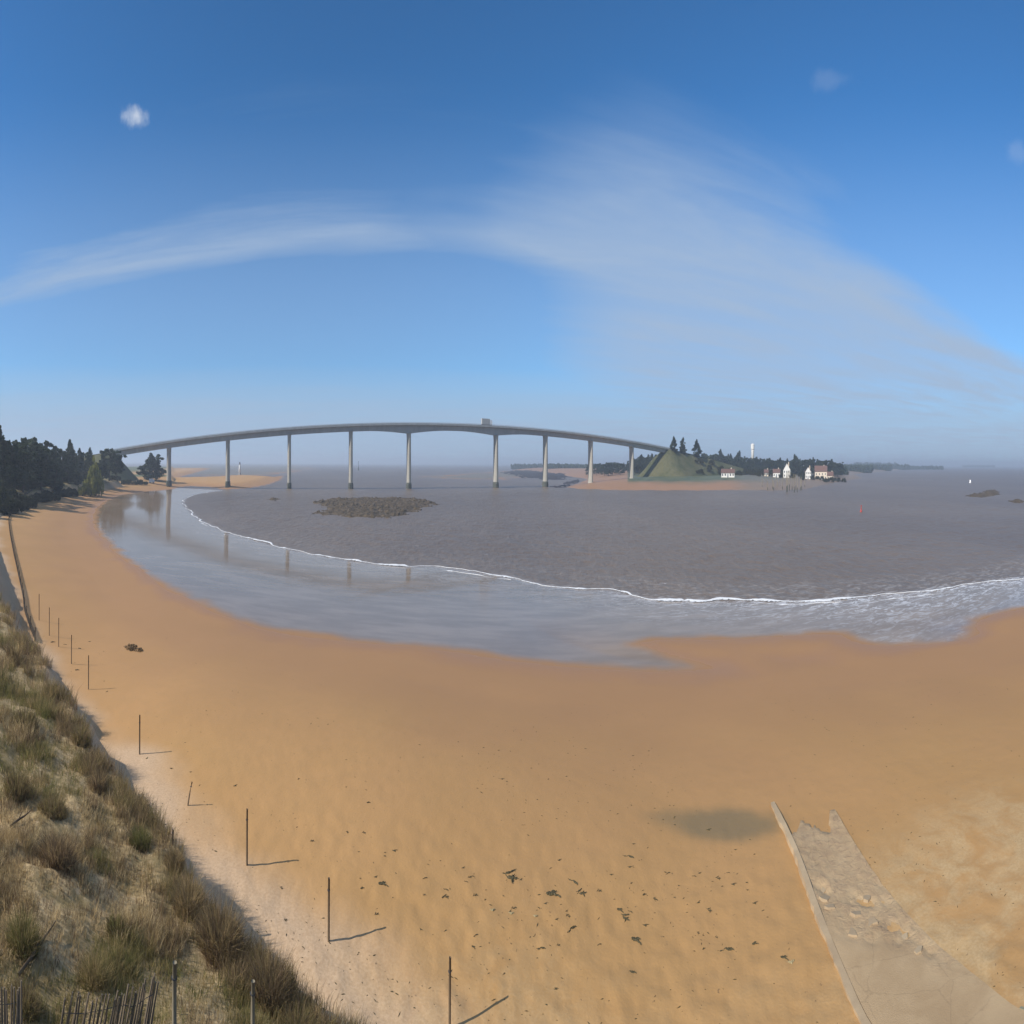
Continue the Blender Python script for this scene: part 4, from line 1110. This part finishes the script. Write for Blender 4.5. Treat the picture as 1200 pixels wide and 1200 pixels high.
def debris():
    r = np.random.default_rng(61); n = 5200
    d = 13.5*np.exp(r.random(n)*math.log(60/13.5)); a = r.uniform(-.95, 1.05, n); X = d*np.sin(a); Y = d*np.cos(a)
    z, sdA, sdB, mud, q = terrain_full(X, Y)
    band = fbm(X/4, Y/4, 611, 3)
    k = (q < -1.5) & (sdA > 9) & (r.random(n) < np.clip((band-.42)*5, .05, 1)*np.clip(24/d, .15, 1))
    X, Y, z = X[k], Y[k], z[k]; n = len(X)
    s_ = r.uniform(.008, .035, n)*r.uniform(.6, 1.3, n); ang = r.normal(-.3, .8, n); c, sn = np.cos(ang), np.sin(ang); e = r.uniform(1, 3.2, n)
    P = np.zeros((n, 5, 3))
    for j, (u, v, h) in enumerate(((-1, 0, 0), (0, -.5, 0), (1, 0, 0), (0, .5, 0), (.1, 0, .55))):
        P[:, j, 0] = X+(u*e*c-v*sn)*s_; P[:, j, 1] = Y+(u*e*sn+v*c)*s_; P[:, j, 2] = z+h*s_+.002
    b = np.arange(n)*5
    F = np.concatenate([np.stack([b+i, b+(i+1) % 4, b+4], 1) for i in range(4)])
    o = npmesh('beach_debris', P.reshape(-1, 3), F, M['weed']); tag(o, 'fine dark bits of weed and shell strewn over the sand', 'debris', kind='stuff')
debris()
def heap():
    (x, y, z), d = hit(158, 762)
    V, F = leafcloud([(random.uniform(-1, 1)*1.0, random.uniform(-.5, .5), random.uniform(.0, .16)) for i in range(26)], [.2]*26, 40, .045, 9, .3)
    o = npmesh('weed_heap', V, F, M['drywrack']); o.location = (x, y, z); tag(o, 'low brown heap of weed alone on the beach near the far fence posts', 'seaweed heap')
heap()
# ------------------------------------------------------------------ dune grass
def blades(n, base_r, h0, h1, wid, spread, seed, bend=.5):
    """one tuft as arrays: n blades of 3 quads-ish (2 segments)"""
    r = np.random.default_rng(seed)
    a = r.uniform(0, 6.283, n); q = base_r*np.sqrt(r.random(n))
    bx = q*np.cos(a); by = q*np.sin(a); hh = r.uniform(h0, h1, n)
    da = a+r.normal(0, .7, n); lean = hh*spread*r.uniform(.2, 1, n)
    dx = np.cos(da)*lean; dy = np.sin(da)*lean
    wa = r.uniform(0, 6.283, n); wx = np.cos(wa)*wid; wy = np.sin(wa)*wid
    m1 = .55
    P = np.zeros((n, 5, 3))
    P[:, 0] = np.stack([bx-wx, by-wy, 0*bx-.05], 1); P[:, 1] = np.stack([bx+wx, by+wy, 0*bx-.05], 1)
    P[:, 2] = np.stack([bx+dx*.4+wx*.7, by+dy*.4+wy*.7, hh*m1], 1); P[:, 3] = np.stack([bx+dx*.4-wx*.7, by+dy*.4-wy*.7, hh*m1], 1)
    P[:, 4] = np.stack([bx+dx*(1+bend*.2), by+dy*(1+bend*.2), hh*(1-.25*bend*r.random(n))], 1)
    return P
def blade_object(name, Ps, Cs, parent=None):
    P = np.concatenate(Ps); C = np.concatenate(Cs); n = len(P)
    V = P.reshape(-1, 3); b = np.arange(n)*5
    T = np.concatenate([np.stack([b, b+1, b+2], 1), np.stack([b, b+2, b+3], 1), np.stack([b+3, b+2, b+4], 1)])
    o = npmesh(name, V, T, M['grass'], parent)
    colattr(o, 'tint', np.repeat(C, 5, 0))
    return o
PAL = np.array([(.150,.145,.048),(.205,.168,.065),(.29,.215,.10),(.37,.265,.13),(.45,.33,.175),(.165,.110,.064),(.215,.150,.088),(.52,.40,.225)])
def scatter():
    r = np.random.default_rng(23)
    n = 64000
    d = 6.5*np.exp(r.random(n)*math.log(95/6.5)); a = r.uniform(-1.12, .05, n)
    X = d*np.sin(a); Y = d*np.cos(a)
    z, sdA, sdB, mud, q = terrain_full(X, Y)
    qn = q + (fbm(X/2.6, Y/2.6, 12, 3)-0.5)*1.7
    cl = fbm(X/1.6, Y/1.6, 401, 3); zone = fbm(X/5, Y/5, 405, 2); grn = fbm(X/3, Y/3, 409, 3)
    keep = (qn > -.15) & (r.random(n) < np.clip((cl-.40)*5, .22, 1)*np.where(qn < 1.3, 1.0, .75)*np.clip(d/11, .35, 1))
    idx = np.where(keep)[0]
    protos = [blades(24, .14, .10, .30, .005, .9, 500+k) for k in range(6)]+[blades(30, .24, .05, .14, .006, 1.3, 520+k) for k in range(4)]
    Ps = []; Cs = []
    for i in idx:
        edge = qn[i] < 1.4
        tall = edge or cl[i] > .56
        P = protos[r.integers(0, 6) if tall else 6+r.integers(0, 4)].copy()
        s = r.uniform(.7, 1.25)*(1.1 if edge else 1.0)*np.clip(d[i]/18, 1, 1.8)
        t = r.uniform(0, 6.283); c, sn = math.cos(t), math.sin(t)
        x = P[..., 0]*c-P[..., 1]*sn; y = P[..., 0]*sn+P[..., 1]*c
        P[..., 0] = x*s+X[i]+.10*P[..., 2]; P[..., 1] = y*s+Y[i]+.06*P[..., 2]; P[..., 2] = P[..., 2]*s+z[i]
        k = r.integers(0, 3) if grn[i] > .56 else r.integers(2, 8)
        if edge: k = r.choice([1, 2, 5, 6, 3])
        col = PAL[k]*r.uniform(.75, 1.25)
        Ps.append(P); Cs.append(np.clip(col[None, :]*r.uniform(.75, 1.3, (len(P), 1)), 0, 1))
    o = blade_object('dune_grass', Ps, Cs)
    tag(o, 'dry straw and olive grass growing over the sandy dune', 'grass', kind='stuff')
scatter()
def clump(px, py, wpx, hpx, kcol, label, n=1500, seed=0, name='grass_clump'):
    (x, y, z), d = hit(px, py)
    w = wpx/600*d/2; hh = hpx/PXV*d
    r = np.random.default_rng(seed+600)
    root = empty(name, (x, y, z)); tag(root, label, 'grass clump', 'big grass clumps on the dune')
    P = blades(int(n*.7), w*.55, hh*.25, hh*1.1, .005*max(1, d/12), .75, seed+700, .9)
    rad = np.hypot(P[:, 0, 0], P[:, 0, 1])/(w*.55+1e-6)
    P[:, :, 2] *= (1.05-.65*rad**2)[:, None]
    gz = terrain_full(P[:, 0, 0]+x, P[:, 0, 1]+y)[0]-z
    P[:, :, 2] += gz[:, None]
    C = PAL[r.choice(kcol, len(P))]*r.uniform(.65, 1.25, (len(P), 1))
    blade_object('blade', [P], [C], root).name = 'blade_tuft'
    return root
for i, (px, py, w, h, kc, lab, n) in enumerate([
 (68,1012,74,44,[5,5,6,3],'large dark brown grass clump on the dune at the left',2600),
 (62,952,60,26,[2,5,1],'olive and brown grass clump just above the large brown one',1500),
 (258,1118,80,70,[5,6,2,3],'largest tall brown grass clump on the dune edge, lower middle',3200),
 (318,1172,80,62,[5,6,2],'tall brown grass clump at the lower end of the dune edge',2600),
 (222,1072,50,52,[2,3,6],'straw brown grass clump on the edge above the largest one',2000),
 (165,993,40,28,[0,0,1],'bright green grass clump on the dune edge',1500),
 (205,1018,34,30,[2,3,6],'grass clump behind the stub of post',1300),
 (135,1092,34,26,[0,1,5],'small dark green clump amid pale sand',900),
 (28,1108,64,46,[0,1,2],'wide green grass patch at the left edge',2200),
 (20,930,50,34,[5,1,2],'brown grass clump at the left edge above the green patch',1400),
 (115,925,36,26,[5,6,3],'reddish brown clump near the shaded dune edge',1200),
 (95,872,34,30,[2,1,6],'olive clump on the far part of the dune edge',1200),
 (30,850,56,26,[1,5,2],'dark olive clump far along the dune',1300),
 (60,818,34,24,[2,3,1],'straw clump far along the dune edge',1000),
 (18,775,34,26,[5,2,3],'farthest brown clump at the left edge of the dune',1000),
 (110,1150,60,34,[2,1,3],'olive straw clump above the slatted fence piece',1700),
 (30,1182,60,36,[5,2,1],'brown grass clump beside the corner piece of fence',1500),
 (350,1215,60,44,[2,1,6],'olive clump at the very bottom of the dune edge',1500)]):
    clump(px, py, w, h, kc, lab, n, i)
# driftwood sticks on the dune
def stick(p0, p1, rad, label):
    (x0, y0, z0), _ = hit(*p0); (x1, y1, z1), _ = hit(*p1)
    root = empty('driftwood_stick', (x0, y0, z0)); tag(root, label, 'driftwood', 'dead branches on the dune')
    m = MB(); dx, dy, dz = x1-x0, y1-y0, z1-z0
    m.tube([(0,0,.05),(dx*.35+.04,dy*.35,dz*.35+.12),(dx*.7-.03,dy*.7,dz*.7+.1),(dx,dy,dz+.16)], [rad,rad*.9,rad*.7,rad*.3], 7); m.build('branch', M['wood'], root, True)
    m = MB(); m.tube([(dx*.4,dy*.4,dz*.4+.12),(dx*.5+.15,dy*.5-.05,dz*.5+.3)], [rad*.6,rad*.2], 6); m.build('twig', M['wood'], root, True)
stick((22,1148),(66,1092),.035,'grey dead branch lying in the grass at the lower left')
stick((12,972),(38,958),.03,'short grey branch lying in the grass at the left edge')
# ------------------------------------------------------------------ haze
def haze():
    m = bpy.data.materials.new('haze_air'); m.use_nodes = True; nt = m.node_tree
    nt.nodes.remove(nt.nodes['Principled BSDF'])
    v = nt.nodes.new('ShaderNodeVolumePrincipled'); v.inputs['Color'].default_value = (.80, .88, 1.0, 1); v.inputs['Density'].default_value = HAZE
    v.inputs['Anisotropy'].default_value = 0.2
    nt.links.new(v.outputs[0], nt.nodes['Material Output'].inputs['Volume'])
    mb = MB(); mb.box(-9500, 9500, -9500, 9500, -7, 46)
    o = mb.build('haze', m); tag(o, 'thin pale sea haze over the whole bay', 'haze', kind='stuff')
HAZE = 0.00034
haze()
# ------------------------------------------------------------------ sky, sun, camera
SUN_AZ, SUN_EL = 237.0, 31.0
def world():
    w = bpy.data.worlds.new('World'); scene.world = w; w.use_nodes = True
    t = NT.__new__(NT); t.t = w.node_tree; t.n = t.t.nodes; t.l = t.t.links
    bg = t.n['Background']; outp = t.n['World Output']
    sky = t.nd('ShaderNodeTexSky', sky_type='NISHITA'); sky.sun_disc = False
    sky.sun_elevation = R(SUN_EL); sky.sun_rotation = R(SUN_AZ); sky.altitude = 0
    sky.air_density = .72; sky.dust_density = 0.0; sky.ozone_density = 8.0
    t.l.new(t.mix(1.0, sky.outputs[0], (.60, .97, 1.01), 'MULTIPLY'), bg.inputs[0]); bg.inputs[1].default_value = SKY
    d = t.nd('ShaderNodeTexCoord').outputs['Generated']
    sp = t.nd('ShaderNodeSeparateXYZ'); t.l.new(d, sp.inputs[0]); x, y, z = sp.outputs
    zc = t.math('MAXIMUM', z, 0.012)
    px = t.math('DIVIDE', x, zc); py = t.math('DIVIDE', y, zc)
    c0, s0 = math.cos(.25), math.sin(.25)
    a = t.math('SUBTRACT', t.math('MULTIPLY', py, c0), t.math('MULTIPLY', px, s0))      # across the cirrus streaks
    b = t.math('ADD', t.math('MULTIPLY', px, c0), t.math('MULTIPLY', py, s0))           # along them
    la = t.math('LOGARITHM', t.math('MAXIMUM', a, .3), 2.718); 
    cv = t.nd('ShaderNodeCombineXYZ'); t._in(cv.inputs[0], t.math('MULTIPLY', a, 1.0)); t._in(cv.inputs[1], t.math('MULTIPLY', b, .22)); cv.inputs[2].default_value = 3.7
    st = t.noise(1.1, 7, .62, cv.outputs[0], 0, .35)
    cv2 = t.nd('ShaderNodeCombineXYZ'); t._in(cv2.inputs[0], a); t._in(cv2.inputs[1], t.math('MULTIPLY', b, .5)); cv2.inputs[2].default_value = 9.1
    st2 = t.noise(.55, 4, .55, cv2.outputs[0])
    az = t.math('ARCTAN2', x, y)
    v = t.math('DIVIDE', z, t.math('SQRT', t.math('ADD', t.math('MULTIPLY', x, x), t.math('MULTIPLY', y, y))))
    aw = t.math('ADD', a, t.math('MULTIPLY', t.math('SUBTRACT', t.math('ADD', t.math('MULTIPLY', st, .5), t.math('MULTIPLY', st2, .5)), .5), 2.2))
    # right hand veil: everything beyond a=2.3 on the right, thinning to the left
    aw2 = t.math('SUBTRACT', aw, t.math('MULTIPLY', t.math('SUBTRACT', 1.0, t.ramp(az, -.12, .30)), .85))
    azr = t.math('ADD', t.math('MULTIPLY', t.ramp(az, -.75, .2), t.math('SUBTRACT', 1.0, t.ramp(aw, 3.9, 4.7))), t.ramp(az, -.12, .30))
    azr = t.math('MINIMUM', azr, 1.0)
    right = t.math('MULTIPLY', t.ramp(aw2, 1.8, 3.5), azr)
    right = t.math('MULTIPLY', right, t.math('ADD', .72, t.math('MULTIPLY', t.ramp(st, .3, .72), .26)))
    # left hand band with a sharper lower edge near a=4.3
    up = t.ramp(aw, 2.8, 4.0); dn = t.math('SUBTRACT', 1.0, t.ramp(aw, 4.1, 4.8))
    left = t.math('MULTIPLY', t.math('MULTIPLY', up, dn), t.math('SUBTRACT', 1.0, t.ramp(az, -.3, .15)))
    left = t.math('MULTIPLY', left, t.math('ADD', .28, t.math('MULTIPLY', t.ramp(st, .3, .7), .58)))
    low = t.math('MULTIPLY', t.math('SUBTRACT', 1.0, t.ramp(v, .025, .16)), 1.0)
    low = t.math('MULTIPLY', low, t.math('ADD', .88, t.math('MULTIPLY', t.ramp(st2, .3, .7), .12)))
    thin = t.math('MULTIPLY', t.math('MULTIPLY', t.ramp(aw, 2.3, 3.6), t.ramp(st, .42, .72)), .30)
    den = t.math('MAXIMUM', t.math('MAXIMUM', right, left), t.math('MAXIMUM', low, thin))
    base = t.math('MULTIPLY', t.math('SUBTRACT', 1.0, t.ramp(v, .13, .42)), .34)       # milky lower sky
    den = t.math('MAXIMUM', den, base)
    over = t.math('MULTIPLY', t.math('MAXIMUM', t.ramp(v, .58, .95), t.ramp(t.math('MULTIPLY', y, -1.0), .15, .5)), t.math('ADD', .40, t.math('MULTIPLY', st2, .4)))   # unseen thin cloud added overhead and behind to whiten the ambient light
    den = t.math('MAXIMUM', den, over)
    # three small detached puffs
    puff = None
    for (qx, qy, rx, ry, k) in ((159,136,19,19,.75), (974,93,30,17,.08), (1188,180,20,20,.11)):
        u0 = th(qx); v0 = (yh(qx)-qy)/PXV
        du = t.math('DIVIDE', t.math('SUBTRACT', az, u0), rx/600); dv = t.math('DIVIDE', t.math('SUBTRACT', v, v0), ry/PXV)
        dd = t.math('SQRT', t.math('ADD', t.math('MULTIPLY', du, du), t.math('MULTIPLY', dv, dv)))
        nn = t.noise(24, 5, .65, d)
        dd = t.math('ADD', dd, t.math('MULTIPLY', t.math('SUBTRACT', nn, .5), 2.2))
        pf = t.math('MULTIPLY', t.math('SUBTRACT', 1.0, t.ramp(dd, .05, 1.0)), k)
        puff = pf if puff is None else t.math('MAXIMUM', puff, pf)
    b2 = t.nd('ShaderNodeBackground'); b2.inputs[0].default_value = (.254, .330, .446, 1); b2.inputs[1].default_value = CLOUD
    mx = t.nd('ShaderNodeMixShader'); t._in(mx.inputs[0], den); t.l.new(bg.outputs[0], mx.inputs[1]); t.l.new(b2.outputs[0], mx.inputs[2])
    b3 = t.nd('ShaderNodeBackground'); b3.inputs[0].default_value = (.50, .54, .60, 1)
    mx2 = t.nd('ShaderNodeMixShader'); t._in(mx2.inputs[0], puff); t.l.new(mx.outputs[0], mx2.inputs[1]); t.l.new(b3.outputs[0], mx2.inputs[2])
    t.l.new(mx2.outputs[0], outp.inputs[0])
SKY, CLOUD = 0.097, 1.07
world()
sl = bpy.data.lights.new('sun', 'SUN'); sl.energy = 4.0; sl.angle = R(.53); sl.color = (1.0, .95, .86)
so = bpy.data.objects.new('sun', sl); COL.objects.link(so)
to_sun = Vector((math.sin(R(SUN_AZ))*math.cos(R(SUN_EL)), math.cos(R(SUN_AZ))*math.cos(R(SUN_EL)), math.sin(R(SUN_EL))))
so.rotation_euler = to_sun.to_track_quat('Z', 'Y').to_euler(); so.location = (0, 0, 60)
cd = bpy.data.cameras.new('camera'); co = bpy.data.objects.new('camera', cd); COL.objects.link(co)
co.location = (0, 0, H); co.rotation_euler = (R(90), -3.0/PXV, 0)
cd.type = 'PANO'; cd.panorama_type = 'CENTRAL_CYLINDRICAL'
cd.central_cylindrical_range_u_min = -1.0; cd.central_cylindrical_range_u_max = 1.0
cd.central_cylindrical_range_v_min = -657.0/PXV; cd.central_cylindrical_range_v_max = 543.0/PXV
cd.central_cylindrical_radius = 1.0
cd.clip_start = .1; cd.clip_end = 120000
scene.camera = co
scene.render.engine = 'CYCLES'
scene.cycles.use_denoising = True
try: scene.cycles.denoiser = 'OPENIMAGEDENOISE'
except Exception: pass
scene.cycles.max_bounces = 6; scene.cycles.volume_bounces = 0; scene.cycles.transparent_max_bounces = 8
scene.cycles.sample_clamp_indirect = 4.0
scene.view_settings.view_transform = 'Standard'; scene.view_settings.look = 'None'; scene.view_settings.exposure = 0.50; scene.view_settings.gamma = 1.0
